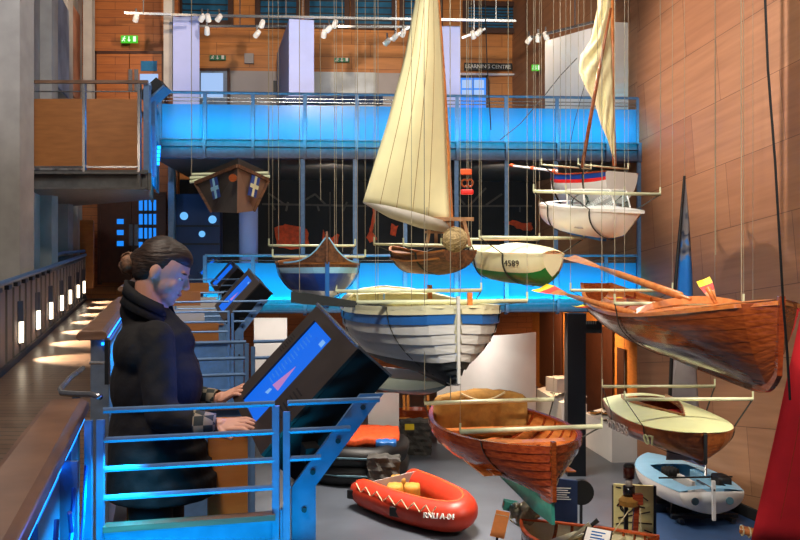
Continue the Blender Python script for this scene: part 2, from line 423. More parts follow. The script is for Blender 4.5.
# slabs of the two balconies
def bslab(name, z0, z1, x0, x1, depth, m):
    a = bal(x0); b = bal(x1); o = -EN*depth
    mb = MB(); mb.prism([a+Vector((0, 0, z0)), b+Vector((0, 0, z0)), b+o+Vector((0, 0, z0)), a+o+Vector((0, 0, z0))], (0, 0, z1-z0)); return struct(name, mb, m)
bslab('floor_balcony_upper', CZ+2.0, CZ+2.30, 150, 640, 7.2, M['beam'])
bslab('floor_balcony_lower', CZ-1.10, CZ-.86, 190, 640, 12.5, M['beam'])
# middle storey behind the lower balcony
slab('wall_middle', (-9.2, 22.6), (4.2, 23.6), CZ-.86, CZ+2.0, .2, M['darkwall'], 1)
# left side
slab('wall_left_near', (-8.5, 12.9), (-5.45, 12.9), 0, 13, .5, M['concrete'], 1)
def left_x(y): return -5.75-.255*(y-13.4)
slab('wall_left', (left_x(13.4)-.05, 13.4), (left_x(22)-.05, 22), 0, 13, .3, M['concrete'], 1)
for i, y in enumerate((16.6, 19.2, 21.2)):
    struct('trim_left_pier', MB().box((left_x(y)+.05, y, 6.5), (.30, .30, 13)), M['concrete'])
slab('wall_door', (-8.3, 21.5), (-5.35, 21.7), 2.5, 13, .2, M['doorwood'], 1)

# blue LED battens of the balconies and of the walkway rail (real strips of light)
def batten(px0, px1, z, out, power, tilt, n=2):
    for i in range(n):
        a = bal(px0+(px1-px0)*i/n); b = bal(px0+(px1-px0)*(i+1)/n); c = (a+b)/2+EN*out+Vector((0, 0, z))
        area('blue_led_light', c, c-EN*1.0+Vector((0, 0, tilt)), (b-a).length, .05, power/n, (0, .74, 1), 75)
batten(165, 638, CZ+2.28, .9, 54, .36)
batten(200, 638, CZ-.88, .9, 54, .36)

def backpt(px, py, off=0):
    k = (px-400)/F; y = 24.96/(1-.0717*k)-off; return P(px, py, y)
def window(n, px0, px1, py0, py1, pt=backpt, bars=3):
    f = MB(); a = pt(px0, py1, .02); b = pt(px1, py0, .02)
    cx = (a+b)/2; wd = (Vector((b.x, b.y, 0))-Vector((a.x, a.y, 0))).length; h = b.z-a.z
    ang = math.atan2(b.y-a.y, b.x-a.x); r = Matrix.Rotation(ang, 3, 'Z')
    for s in (-1, 1):
        f.box(cx+r @ Vector((s*wd/2, -.04, 0)), (.14, .14, h+.14), r); f.box(cx+Vector((0, 0, s*h/2))+r @ Vector((0, -.04, 0)), (wd, .14, .14), r)
    root = f.build('window_%d' % n, M['brownframe']); root['kind'] = 'structure'
    MB().box(cx+r @ Vector((0, -.015, 0)), (wd-.1, .03, h-.1), r).build('pane', M['window'], root)
    g = MB()
    for i in range(1, bars*3): g.box(cx+r @ Vector((0, -.04, -h/2+h*i/(bars*3))), (wd-.14, .02, .035), r)
    g.build('louvre', M['dsteel'], root)
for i, (a, b, c, d) in enumerate([(180, 231, -32, 23), (258, 299, -30, 26), (307, 347, -30, 26), (353, 394, -30, 27), (402, 440, -30, 28), (465, 517, 5, 31)]):
    window(i+1, a, b, c, d)
# pale lower wall of the upper storey
def backpanel(name, px0, px1, py0, py1, m, off=.03, th=.03):
    a = backpt(px0, py1, off); b = backpt(px1, py1, off); z = P(0, py0, a.y).z
    return struct(name, MB().prism([a, b, Vector((b.x, b.y, z)), Vector((a.x, a.y, z))], (0, -th, 0)), m)
backpanel('trim_lower_wall', 172, 466, 70, 160, M['grey'])
backpanel('trim_lintel', 460, 520, 73.5, 76, M['white'], .05, .1)

def door(n, corners, leafm, panes, handle, d_, framew=.07):
    """double door seen at columns x0..x1, rows y0..y1"""
    x0, x1, y0, y1 = corners
    a = P(x0, y1, d_); b = P(x1, y0, d_)
    f = MB()
    for x in (a.x, b.x): f.box((x, d_-.03, (a.z+b.z)/2), (framew, .1, b.z-a.z+framew))
    f.box(((a.x+b.x)/2, d_-.03, b.z), (b.x-a.x, .1, framew))
    root = f.build('door_%d' % n, M['brownframe']); root['kind'] = 'structure'
    m_ = (a.x+b.x)/2
    for x, xx in ((a.x, m_), (m_, b.x)):
        MB().box(((x+xx)/2, d_-.03, (a.z+b.z)/2), (xx-x-.02, .05, b.z-a.z-.02)).build('door_leaf', leafm, root)
    for (p0, p1, q0, q1, m) in panes:
        u = P(p0, q1, d_-.07); v = P(p1, q0, d_-.07)
        MB().box(((u.x+v.x)/2, d_-.07, (u.z+v.z)/2), (v.x-u.x, .02, v.z-u.z)).build('pane', m, root)
    for hx, hy in handle:
        h = P(hx, hy, d_-.1); MB().box(h, (.09, .04, .5)).build('handle', M['bright'], root)
    return root
door(1, (96, 164, 53, 112), M['doorwood'], [(141, 157, 61, 71, M['window']), (140, 158, 74, 84, M['daywin'])], [(130.5, 80), (136.5, 80)], 21.3)
door(2, (100, 165, 194, 283), M['brownframe'], [(139, 156, 200+i*14, 210.5+i*14, M['bluewin']) for i in range(5)]+[(117, 123.5, 219+i*11, 224+i*11, M['bluewin']) for i in range(3)], [(131, 235), (136.5, 235)], 21.3)
door(3, (198, 229, 70, 140), M['steel'], [(201, 223, 73, 98, M['daywin'])], [], 24.2)
door(4, (459, 487, 77, 140), M['bluewin'], [(462, 472, 80, 88, M['daywin']), (474, 484, 80, 88, M['daywin']), (462, 472, 90, 97, M['daywin']), (474, 484, 90, 97, M['daywin'])], [], 24.6)
# glazing bars over the blue panes of the lower door
g = MB()
for x in (143.5, 148, 152.5):
    a = P(x, 199, 21.15); b = P(x, 270, 21.15); g.bar(a, b, .03, .03)
g = g.build('trim_glazing_bars', M['dsteel']); g['kind'] = 'structure'
# columns and dark pieces of the middle storey
def column(name, px0, px1, py0, py1, d_, m, n=20):
    a = P((px0+px1)/2, py1, d_); t = P(px0, py0, d_); r = (px1-px0)/2/F*d_
    return struct(name, MB().lathe((a.x, a.y, 0), [(r, a.z), (r, t.z)], n), m, smooth=True)
column('trim_round_column', 239, 258, 156, 300, 19.8, M['lilac'])
struct('trim_steel_post', MB().bar(P(169, -60, 20.8), P(169, 95, 20.8), .2, .2), M['concrete'])
struct('trim_steel_post', MB().bar(P(172, 158, 20.5), P(172, 300, 20.5), .14, .14), M['steel'])
struct('trim_steel_post', MB().bar(P(89, -60, 20.3), P(89, 110, 20.3), .2, .2), M['concrete'])
struct('trim_orange_panel', MB().box(P(87, 254, 20), (.30, .05, 1.5)), M['ply2'])
bc = P(575, 380, 17.9)
struct('trim_blue_column', MB().bar((bc.x, bc.y, 0), (bc.x, bc.y, CZ-1.1), .36, .36), mat('very_dark_blue_paint', (3, 7, 18), .4, 0, .1, 5))

def board(label, plan, y_top, y_bot, m, name='display_board'):
    """free-standing board: plan = (px, d) corners; the top row is read at the first corner"""
    z1 = P(0, y_top, plan[0][1]).z; z0 = P(0, y_bot, plan[0][1]).z
    pts = [P(px, 0, d_) for px, d_ in plan]; pts = [Vector((p.x, p.y, z0)) for p in pts]
    o = MB().prism(pts, (0, 0, z1-z0)).build(name, m); return tag(o, label, 'display board')
ZD = CZ+2.30
def zrow(z, d_): return 258-(z-CZ)*F/d_
board('tall lilac board beside the upper double door', [(173, 20.5), (199.5, 20.5), (199.5, 20.7), (173, 20.7)], 17, zrow(ZD, 20.5), M['lilac'])
board('tall lilac and white board in the middle of the upper balcony', [(289, 20.0), (314, 20.1), (303, 23.4), (277, 23.4)], 19, zrow(ZD, 20), M['lilac'])
board('lilac board standing behind the large cream sail', [(440, 20.6), (460, 20.6), (440, 23.8), (410, 23.8)], 26, zrow(ZD, 20.6), M['lilac'])
board('long white board behind the drooping sail on the upper balcony', [(612, 18.75), (628, 18.8), (561, 20.4), (545, 20.4)], 22, zrow(ZD, 18.75), M['white'])
# paintings on the far wall of the upper storey
def flat(name, label, cat, px0, px1, py0, py1, pt, th, m, group=None):
    a = pt(px0, py1); b = pt(px1, py1); z = pt(px0, py0).z
    o = MB().prism([a, b, Vector((b.x, b.y, z)), Vector((a.x, a.y, z))], (0, -th, 0)).build(name, m); return tag(o, label, cat, group)
seap = mat('pale_seascape_paint', (206, 212, 214), .7, 0, .25, 1.6)
flat('painting', 'wide pale seascape painting on the far wall above the blue glass', 'painting', 314, 376, 72, 118, lambda x, y: backpt(x, y, .1), .05, seap)
flat('wall_loudspeaker', 'small pale box loudspeaker high on the orange timber wall', 'loudspeaker', 245, 254, 54, 64, lambda x, y: backpt(x, y, .06), .1, M['grey'])
t = thing('display_bench', 'long dark navy display case along the upper balcony rail', 'display case', P(334, 105, 19.3))
a = P(286, 105, 19.3); b = P(383, 98.5, 19.3); MB().box(((a.x+b.x)/2, 19.15, (a.z+b.z)/2), (b.x-a.x, .3, b.z-a.z)).build('case', M['navy'], t)
for x in (a.x+.1, b.x-.1): MB().box((x, 19.15, (a.z+ZD)/2), (.06, .2, a.z-ZD)).build('leg', M['dsteel'], t)
flat('wall_screen', 'small black screen edge beside the middle lilac board', 'screen', 273.5, 277, 81, 93, lambda x, y: P(x, y, 22.8), .05, M['black'])
# signs
s = flat('learning_centre_sign', 'dark sign reading LEARNING CENTRE under the far window', 'sign', 464, 512, 63, 70.5, lambda x, y: backpt(x, y, .12), .06, M['black'])
a = backpt(488, 66.7, .24); text('LEARNING CENTRE', 'lettering', .145, M['whitet'], s, a, (1, .07, 0), (0, 0, 1))
def exit_sign(label, px0, px1, py0, py1, pt, lit):
    s = flat('exit_sign', label, 'sign', px0, px1, py0, py1, pt, .05, M['exitg'] if lit else M['exitd'])
    a = pt(px0, py1); b = pt(px1, py0); wd = b.x-a.x; h = b.z-a.z; y = a.y-.07
    wm = M['exitw'] if lit else M['whitet']
    c = Vector((a.x, y, (a.z+b.z)/2))
    g = MB(); x = c.x+wd*.5                                           # arrow
    g.box((x, y, c.z+h*.08), (wd*.05, .02, h*.5)); g.prism([(x-wd*.1, y, c.z-h*.1), (x+wd*.1, y, c.z-h*.1), (x, y, c.z-h*.38)], (0, .02, 0)); g.build('arrow', wm, s)
    r = MB(); x = c.x+wd*.2                                           # running figure
    r.ell((x+wd*.04, y, c.z+h*.3), (wd*.04, .01, h*.1)); r.bar((x+wd*.02, y, c.z+h*.2), (x-wd*.03, y, c.z-h*.08), .02, wd*.06)
    r.bar((x-wd*.03, y, c.z-h*.08), (x+wd*.06, y, c.z-h*.32), .02, wd*.04); r.bar((x-wd*.03, y, c.z-h*.08), (x-wd*.12, y, c.z-h*.3), .02, wd*.04)
    r.bar((x-wd*.08, y, c.z+h*.1), (x+wd*.1, y, c.z+h*.05), .02, wd*.035); r.build('running_figure', wm, s)
    MB().box((c.x+wd*.84, y, c.z), (wd*.16, .02, h*.7)).build('door_symbol', wm, s)
exit_sign('lit green exit sign with arrow above the upper double door', 121.5, 138, 36, 43.2, lambda x, y: P(x, y, 21.25), True)
exit_sign('small green exit sign left of the box loudspeaker', 210, 226, 55.5, 60.5, lambda x, y: backpt(x, y, .1), False)
exit_sign('small green exit sign above the wide seascape painting', 334.5, 349.5, 58, 62.5, lambda x, y: backpt(x, y, .1), False)
exit_sign('small lit exit sign on the timber wall right of the learning centre sign', 531.5, 539.5, 65, 71, lambda x, y: P(x, y, 22.9), True)

# lighting tracks and their spotlights
def track(label, pts, hang):
    t = thing('lighting_track', label, 'lighting track', pts[0])
    m = MB()
    for a, b in zip(pts, pts[1:]): m.bar(a, b, .05, .05)
    m.build('rail', M['bright'], t)
    for h in hang: MB().tube([h, h+Vector((0, 0, 3.2))], .014, 6).build('drop_rod', M['bright'], t)
track('long white lighting track in front of the far windows', [P(152, 14.5, 20), P(516, 21, 20)], [P(286, 16, 20), P(303, 17, 20), P(496, 21, 20)])
track('short lighting track above the green exit sign', [P(124, 13, 19.3), P(171, 14.5, 19.6)], [P(143.5, 13.5, 19.4)])
track('lighting track along the top of the long white board', [P(529, 38, 20.6), P(610, 18, 18.6)], [P(575, 26, 20.2)])
track('short slanting track left of the cream sail', [P(383, 44, 20), P(410, 27, 20)], [P(396, 36, 20)])
track('short slanting track above the learning centre sign', [P(462, 38, 20.5), P(486, 29, 20.5)], [P(474, 33, 20.5)])
track('lower thin lighting track crossing behind the cream sail', [P(190, 26, 22), P(430, 27, 22)], [P(240, 25, 22)])
SPOTS = [(136, 18, 19.4), (202, 18, 20), (208, 18, 20), (219, 18, 20), (207, 31, 20), (262, 24, 20), (257, 34, 20), (324, 34, 20), (329, 29, 20), (335, 24, 20),
         (387, 42, 20), (395, 37, 20), (403, 33, 20), (473, 35, 20.5), (479, 32, 20.5), (529, 40, 20.6), (538, 38, 20.4), (546, 36, 20.2)]
where = ['over the green exit sign', 'leftmost of the three under the first far window', 'middle one of the three under the first far window', 'right-hand one of the three under the first far window',
 'hanging lowest under the first far window', 'upper one of the pair left of the middle lilac board', 'lower one of the pair left of the middle lilac board', 'lowest of the slanting three right of the middle lilac board',
 'middle of the slanting three right of the middle lilac board', 'top of the slanting three right of the middle lilac board', 'lowest of the three left of the cream sail', 'middle of the three left of the cream sail',
 'highest of the three beside the cream sail', 'left one of the pair above the learning centre sign', 'right one of the pair above the learning centre sign', 'farthest left over the long white board',
 'middle one over the long white board', 'right one over the long white board']
for (x, y, d_), lb in zip(SPOTS, where):
    p = P(x, y, d_); t = thing('track_spotlight', 'small white spotlight, '+lb, 'spotlight', p, 'track spotlights of the upper storey')
    dr = Vector((random.uniform(-.9, .5), .7, -.7)).normalized()
    MB().tube([p-dr*.09, p-dr*.02, p+dr*.08], [.05, .062, .062], 12).build('lamp_housing', M['white'], t, smooth=False)
    MB().tube([p+dr*.08, p+dr*.085], .05, 12).build('lens', M['bulb'], t)
    MB().bar(p-dr*.02, p+Vector((0, 0, .2)), .03, .03).build('bracket', M['bright'], t)
spot('board_spot_light', P(340, 20, 21.5), P(345, 75, 24.6), 60, WARM, 80, .6)
spot('board_spot_light', P(207, 24, 22), P(225, 50, 24.6), 30, WARM, 90, .6)
spot('board_spot_light', P(560, 0, 17.6), P(575, 75, 21.5), 130, (1, .85, .72), 70, .6)
spot('board_spot_light', P(290, -10, 16.0), P(240, 60, 24), 900, (1, .78, .56), 80, .7)
spot('board_spot_light', P(460, -20, 16.5), P(480, 40, 24), 800, (1, .78, .56), 70, .7)
spot('door_spot_light', P(120, -30, 17.0), P(125, 50, 21.4), 330, (1, .74, .5), 70, .7)
for px in (186, 300, 450): spot('lilac_fill_spot', P(px, -30, 15.5), P(px, 60, 20), 190, (.50, .62, 1), 40, .7)  # bluish lamps added to tint the lilac boards

# ------------------------------------------------------------------ balcony railings
POSTS = [160, 205, 253, 305, 357, 405, 457, 506, 557, 606, 638]
def balcony_rail(name, label, z0, ztop, pz0, pz1, left):
    ps = [p for p in POSTS if p >= left]
    t = thing(name, label, 'railing', bal(ps[0])+Vector((0, 0, z0)))
    a, b = bal(ps[0]), bal(ps[-1]); Z = lambda z: Vector((0, 0, z))
    MB().tube([a+Z(ztop), b+Z(ztop)], .028, 8).build('handrail', M['bsteel'], t)
    for dz in (.10, .17): MB().tube([a+Z(ztop-dz), b+Z(ztop-dz)], .010, 6).build('wire_rail', M['bright'], t)
    MB().tube([a+Z(pz0-.04), b+Z(pz0-.04)], .016, 6).build('bottom_rail', M['bsteel'], t)
    for p in ps: MB().bar(bal(p)+Z(z0-.28), bal(p)+Z(ztop), .05, .07, up=(1, 0, 0)).build('post', M['bsteel'], t)
    for p, q in zip(ps, ps[1:]):
        u, v = bal(p+2.2), bal(q-2.2); MB().prism([u+Z(pz0), v+Z(pz0), v+Z(pz1), u+Z(pz1)], EN*.02).build('glass_panel', M['blueglass'], t)
    return t
balcony_rail('balcony_railing', 'blue-lit glass panel railing along the upper balcony', CZ+2.30, CZ+3.265, CZ+2.36, CZ+3.03, 160)
balcony_rail('balcony_railing', 'blue-lit glass panel railing along the lower balcony behind the hanging boats', CZ-.86, CZ+.05, CZ-.83, CZ-.10, 205)
for nm, zt, zb in (('trim_fascia_upper', CZ+2.32, CZ+1.95), ('trim_fascia_lower', CZ-.85, CZ-1.10)):
    a, b = bal(150 if zt > CZ else 200), bal(642); m = MB()
    m.prism([a+Vector((0, 0, zb)), b+Vector((0, 0, zb)), b+Vector((0, 0, zt)), a+Vector((0, 0, zt))], EN*.03)
    for z in (zt, zb+.02, zb+(zt-zb)*.66): m.prism([a+Vector((0, 0, z)), b+Vector((0, 0, z)), b+EN*.13+Vector((0, 0, z)), a+EN*.13+Vector((0, 0, z))], (0, 0, .02))
    for p in POSTS: m.prism([bal(p)-E*.03+Vector((0, 0, zb)), bal(p)+E*.03+Vector((0, 0, zb)), bal(p)+E*.03+Vector((0, 0, zt)), bal(p)-E*.03+Vector((0, 0, zt))], EN*.14)
    struct(nm, m, M['fascia'])
for px in (303, 355, 405, 456, 506, 555, 638):
    p = bal(px)+EN*.06
    struct('trim_slender_post', MB().bar(p+Vector((0, 0, CZ-.86)), p+Vector((0, 0, CZ+1.96)), .08, .08, up=(1, 0, 0)), M['bsteel'])

# mural of the middle storey: posts and rails painted grey, orange-red figures
def mid(px, py, off=.03):
    k = (px-400)/F; y = (22.6+9.2*.0746)/(1-.0746*k)-off; return P(px, py, y)
mu = thing('mural', 'dark mural of trestles and orange-red figures behind the hanging boats', 'mural', mid(400, 260))
m = MB()
for x0, y0, x1, y1 in [(268, 193, 284, 204), (300, 203, 315, 194), (315, 194, 326, 205), (262, 204, 420, 207), (441, 206, 532, 206), (452, 190, 465, 205), (486, 205, 502, 194), (470, 205, 486, 188), 
                       (272, 204, 275, 210), (288, 202, 286, 211), (317, 204, 319, 211), (347, 202, 343, 211), (460, 206, 460, 212), (520, 206, 520, 212), (304, 212, 304, 240), (330, 192, 330, 240)]:
    m.bar(mid(x0, y0), mid(x1, y1), .03, .05)
m.build('trestle_line', M['muralg'], mu)
def blob(pts, j=1.5):
    m = MB(); ps = []
    for i in range(len(pts)):
        a = Vector(pts[i]); b = Vector(pts[(i+1) % len(pts)])
        for k in range(4):
            q = a.lerp(b, k/4); q = q+Vector((random.uniform(-j, j), random.uniform(-j, j))); ps.append(mid(q.x, q.y, .05))
    m.prism(ps, (0, .03, 0)); m.build('painted_figure', M['mural'], mu)
blob([(274, 228), (290, 224), (308, 230), (309, 246), (296, 250), (276, 246)]); blob([(322, 228), (330, 238), (341, 234), (335, 252), (324, 252)])
blob([(373, 208), (376, 210), (373, 232), (378, 240), (370, 243), (367, 238), (371, 225)], .8)
blob([(504, 222), (516, 220), (524, 224), (531, 222), (533, 228), (530, 231), (520, 229), (508, 224)], .8)
blob([(392, 224), (398, 226), (396, 236), (390, 234)], .8)
spot('mural_fill_spot', P(330, 175, 18.8), P(330, 230, 22.7), 130, (1, .84, .7), 120, .8)  # this lamp and the next are added to make the mural show
spot('mural_fill_spot', P(500, 175, 18.8), P(500, 225, 22.7), 110, (1, .84, .7), 110, .8)
# dark blue cabinet with round lights
cb = thing('display_cabinet', 'dark blue wall cabinet with round lights left of the round column', 'cabinet', P(198, 300, 20.6))
a = P(176, 300, 20.6); b = P(220, 194, 20.6)
MB().box(((a.x+b.x)/2, 20.75, (a.z+b.z)/2), (b.x-a.x, .3, b.z-a.z)).build('cabinet_body', M['navy'], cb)
for y in (226, 244): MB().box(((a.x+b.x)/2, 20.59, P(0, y, 20.6).z), (b.x-a.x, .03, .04)).build('shelf_edge', M['black'], cb)
for x, y, r in ((184, 216, 4), (212.5, 219.5, 4), (202, 234, 3.2)):
    MB().tube([P(x, y, 20.58), P(x, y, 20.55)], r/F*20.6, 20).build('round_light', M['disc'], cb)
# middle storey ceiling light on the blue side
spot('mid_spot_light', P(150, 180, 20.0), P(200, 250, 20.7), 12, (.2, .5, 1), 120, .8)

# ------------------------------------------------------------------ gallery on the ground floor under the balcony
def curved_panel():
    rows = []
    for i in range(49):
        s = i/48; px = 437+(536-437)*s; d_ = 20.4+.9*(s-.5)**2*4-.4
        p = P(px, 0, d_); rows.append((p.x, p.y))
    m = MB(); zt = P(0, 334, 20.4).z
    fr = [[Vector((x, y, 0)), Vector((x, y, zt)), Vector((x, y+.08, zt)), Vector((x, y+.08, 0))] for x, y in rows]
    m.grid(fr, close=True); return m
tag(curved_panel().build('exhibition_screen', M['white']), 'large curved white exhibition screen under the lower balcony', 'exhibition screen')
for x0, x1, y0, d_, lb in ((254, 287, 318, 21, 'narrow bright white exhibition screen seen through the kiosk railings'), (368, 399, 393, 19.2, 'low white screen between the kiosk and the carved stone')):
    a = P(x0, 0, d_); b = P(x1, 0, d_); z = P(0, y0, d_).z
    tag(MB().prism([(a.x, d_, 0), (b.x, d_, 0), (b.x, d_, z), (a.x, d_, z)], (0, .08, 0)).build('exhibition_screen', M['white']), lb, 'exhibition screen')
spot('gallery_spot_light', (2.2, 18.6, 3.05), P(520, 360, 20.5), 130, (1, .86, .74), 80, .6)
spot('gallery_spot_light', (.9, 18.9, 3.05), P(460, 370, 20.5), 90, (1, .86, .74), 90, .6)
spot('gallery_spot_light', (-2.6, 19.2, 3.0), P(270, 340, 21), 120, (1, .90, .80), 80, .6)
spot('gallery_spot_light', (3.4, 21.5, 3.05), (5.2, 22.5, 1.2), 480, (1, .62, .34), 120, .6)
spot('gallery_spot_light', (3.5, 26, 3.0), (4.6, 27, 1.0), 420, (1, .62, .34), 120, .6)
spot('gallery_spot_light', (-1.5, 24, 3.0), (-1.5, 28.5, 1.0), 90, (1, .62, .34), 120, .6)
spot('gallery_spot_light', (-4.5, 18, 3.0), (-3.6, 20, 0.4), 90, (1, .86, .74), 120, .6)
# niches of the side wall
def side(px): # point on side wall line seen at px
    k = (px-400)/F; x0, y0, x1, y1 = 5.33, 18.6, 4.53, 31; s = (k*y0-x0)/((x1-x0)-k*(y1-y0)); return Vector((x0+(x1-x0)*s, y0+(y1-y0)*s, 0))
for i, (p, q, z0, z1) in enumerate(((541, 563, .2, 2.7), (586, 614, .2, 2.6), (619, 626, .9, 2.2))):
    a, b = side(p), side(q); o = Vector((-.02, 0, 0)); s = MB().prism([a+o+Vector((0, 0, z0)), b+o+Vector((0, 0, z0)), b+o+Vector((0, 0, z1)), a+o+Vector((0, 0, z1))], (-.03, 0, 0))
    struct('trim_dark_niche', s, M['brownframe'])
# white plinths with models and papers
def plinth(label, px0, d0, px1, d1, h, wd, items):
    a = P(px0, 0, d0); b = P(px1, 0, d1); a.z = b.z = 0; dd = (b-a).normalized(); s = Vector((dd.y, -dd.x, 0))
    if s.x < 0: s = -s
    t = thing('display_plinth', label, 'plinth', a)
    MB().prism([a, b, b+s*wd, a+s*wd], (0, 0, h)).build('plinth_body', M['white'], t)
    MB().prism([a+Vector((0, 0, h)), b+Vector((0, 0, h)), b+s*wd+Vector((0, 0, h+.16)), a+s*wd+Vector((0, 0, h+.16))], (0, 0, .03)).build('sloping_top', M['white'], t)
    for i in range(items):
        m = MB(); q = a.lerp(b, random.uniform(.05, .95))+s*random.uniform(.1, wd-.1)
        q.z = h+.045+.16*((q-a).dot(s)/wd); m.box(q, (random.uniform(.08, .3), random.uniform(.05, .25), .015), Matrix.Rotation(random.random()*3, 3, 'Z'))
        m.build('caption_card', M['ink' if i % 3 else 'cushion'], t)
plinth('far white plinth with captions beyond the blue column', 537, 23.5, 562, 21.2, .85, .6, 8)
plinth('long white plinth with scattered papers right of the blue column', 585, 20.6, 612, 18.9, .72, .6, 22)
t = thing('model_case', 'grey box model resting on the far white plinth', 'model', P(556, 376, 21.8))
MB().box(P(556, 380, 21.8)+Vector((.1, 0, -.10)), (.5, .5, .34), Matrix.Rotation(.4, 3, 'Z')).build('case', M['grey'], t)
t = thing('hanging_sign', 'dark grey hanging sign above the white plinths behind the long rowing boat', 'sign', P(591, 328, 19.2))
for x in (586, 598): MB().tube([P(x, 327, 19.2), Vector((P(x, 327, 19.2).x, 19.2, CZ-1.10))], .008, 6).build('drop_rod', M['bright'], t)
MB().box(P(592, 327, 19.2), (.42, .04, .26)).build('sign_board', M['dsteel'], t)
m = MB()
for i in range(6): m.box(P(584.5+i*2.2, 322.5, 19.17), (.03, .006, .07))
m.build('pale_lettering', M['grey'], t)

# ------------------------------------------------------------------ upper-left platform
DP = 14.5
pl = MB(); a = P(-45, 172, DP); b = P(148, 172, DP); z0 = P(0, 190, DP).z; z1 = P(0, 173, DP).z
bk = D*3.3
def flatpt(v, z): return Vector((v.x, v.y, z))
pl.prism([flatpt(a, z0+.05), flatpt(b, z0+.05), flatpt(b+bk, z0+.05), flatpt(a+bk*2.2, z0+.05)], (0, 0, z1-z0))
struct('floor_platform', pl, M['beam'])
m = MB(); m.prism([flatpt(a, z0), flatpt(b, z0), flatpt(b, z1), flatpt(a, z1)], (0, -.05, 0))
for z in (z0, z1-.03): m.box(((a.x+b.x)/2, DP-.09, z+.015), (b.x-a.x, .2, .03))
for p in (16, 142): q = P(p, 0, DP); m.box((q.x, DP-.09, (z0+z1)/2), (.04, .17, z1-z0))
m.prism([flatpt(b, z0), flatpt(b+bk, z0), flatpt(b+bk, z1), flatpt(b, z1)], (.05, 0, 0))
struct('trim_platform_beam', m, M['beam'])
t = thing('platform_railing', 'timber-panelled steel railing of the upper left platform', 'railing', flatpt(P(84, 0, DP), z1))
y = DP-.02
MB().bar(P(28, 82, y), P(148, 82, y), .07, .05).build('handrail', M['rail'], t)
MB().tube([P(31, 91.5, y), P(140, 91.5, y)], .012, 6).build('wire_rail', M['bright'], t)
for px in (29.5, 84.5, 139.5):
    q = P(px, 82, y+.03); MB().box((q.x, y+.03, (q.z+z1)/2-.05), (.045, .09, q.z-z1+.1)).build('post', M['bright'], t)
q = P(24, 82, y); MB().box((q.x, y+.1, (q.z+z1)/2), (.09, .12, q.z-z1)).build('end_post', M['dsteel'], t)
q = P(145.5, 84, y); MB().box((q.x, y+.1, (q.z+z0)/2), (.09, .12, q.z-z0)).build('end_post', M['bsteel'], t)
for p0, p1 in ((31.5, 82.5), (87, 137.5)):
    u, v = P(p0, 166, y), P(p1, 99, y); MB().box(((u.x+v.x)/2, y, (u.z+v.z)/2), (v.x-u.x, .04, v.z-u.z)).build('timber_panel', M['ply2'], t)
    MB().box(((u.x+v.x)/2, y-.02, u.z-.02), (v.x-u.x, .05, .03)).build('bottom_rail', M['bright'], t)
# its right flank, glazed and lit blue, runs back to the balcony
t = thing('platform_side_railing', 'blue-lit glass side railing from the upper left platform back to the balcony', 'railing', flatpt(b, z1))
u = P(149, 0, DP+.15); v = flatpt(bal(158), 0)
for i in range(4):
    p = u.lerp(v, i/3.2); MB().bar(flatpt(p, z1-.1), flatpt(p, P(0, 84, DP).z), .04, .06, up=(1, 0, 0)).build('post', M['bsteel'], t)
MB().prism([flatpt(u, z1-.1), flatpt(v, z1-.1), flatpt(v, z1+.85), flatpt(u, z1+.85)], (.02, 0, 0)).build('glass_panel', M['blueglass'], t)
MB().bar(flatpt(u, P(0, 83, DP).z), flatpt(v, P(0, 83, DP).z), .06, .05).build('handrail', M['bsteel'], t)
m = MB()
for i in range(5):
    q = P(159-i*.3, 147.5+i*4, 16.6); m.box(q, (.05, .05, .06))
tag(m.build('blue_led_cluster', M['led']), 'short vertical row of bright blue lights at the corner of platform and balcony', 'light')
t = thing('upper_kiosk', 'small dark tilted information kiosk on the upper platform corner', 'kiosk', P(148, 110, 15.0))
c = P(154, 92, 15.2); rt = Matrix.Rotation(R(-42), 3, 'Y')
MB().box(c, (.42, .5, .16), rt, 0).build('kiosk_body', M['kblack'], t)
MB().box(c+rt @ Vector((0, 0, -.0))+Vector((.075, -.0, -.075)), (.42, .5, .03), rt).build('back_plate', M['bsteel'], t)
MB().bar(c+Vector((.0, 0, -.15)), flatpt(c, z1), .08, .06, up=(1, 0, 0)).build('stand', M['bsteel'], t)
area('blue_led_light', flatpt(b, z1-.3)+Vector((.7, .6, 0)), flatpt(b, z1+.3)+D*1.2, .05, 1.6, 26, CYAN, 140)

# hanging picture banners between the piers of the left wall
for y, h0, h1, w_, mm, lb in ((17.0, 7.6, 9.4, 1.6, mat('faded_picture_print', (150, 160, 176), .7, 0, .45, 1.3), 'large pale picture banner on the concrete wall, nearest one'),
                   (19.6, 7.9, 9.9, 1.2, mat('reddish_picture_print', (184, 130, 104), .7, 0, .45, 1.5), 'narrow reddish picture banner on the concrete wall, far one')):
    o = MB().prism([(left_x(y)+.16, y, h0), (left_x(y+w_)+.24, y+w_, h0), (left_x(y+w_)+.24, y+w_, h1), (left_x(y)+.16, y, h1)], (-.04, 0, 0)).build('picture_banner', mm)
    tag(o, lb, 'banner')
q = P(39, 20, 13.9); t = thing('conduit_pipe', 'thin dark conduit with a pale box running down the left concrete wall', 'pipe', q)
q = Vector((left_x(14.0)+.12, 13.9, 0)); MB().tube([flatpt(q, 6.2), flatpt(q, P(0, 10, 13.9).z)], .022, 8).build('pipe', M['dsteel'], t)
MB().box(flatpt(q, P(0, 9, 13.9).z), (.07, .08, .1)).build('junction_box', M['white'], t)

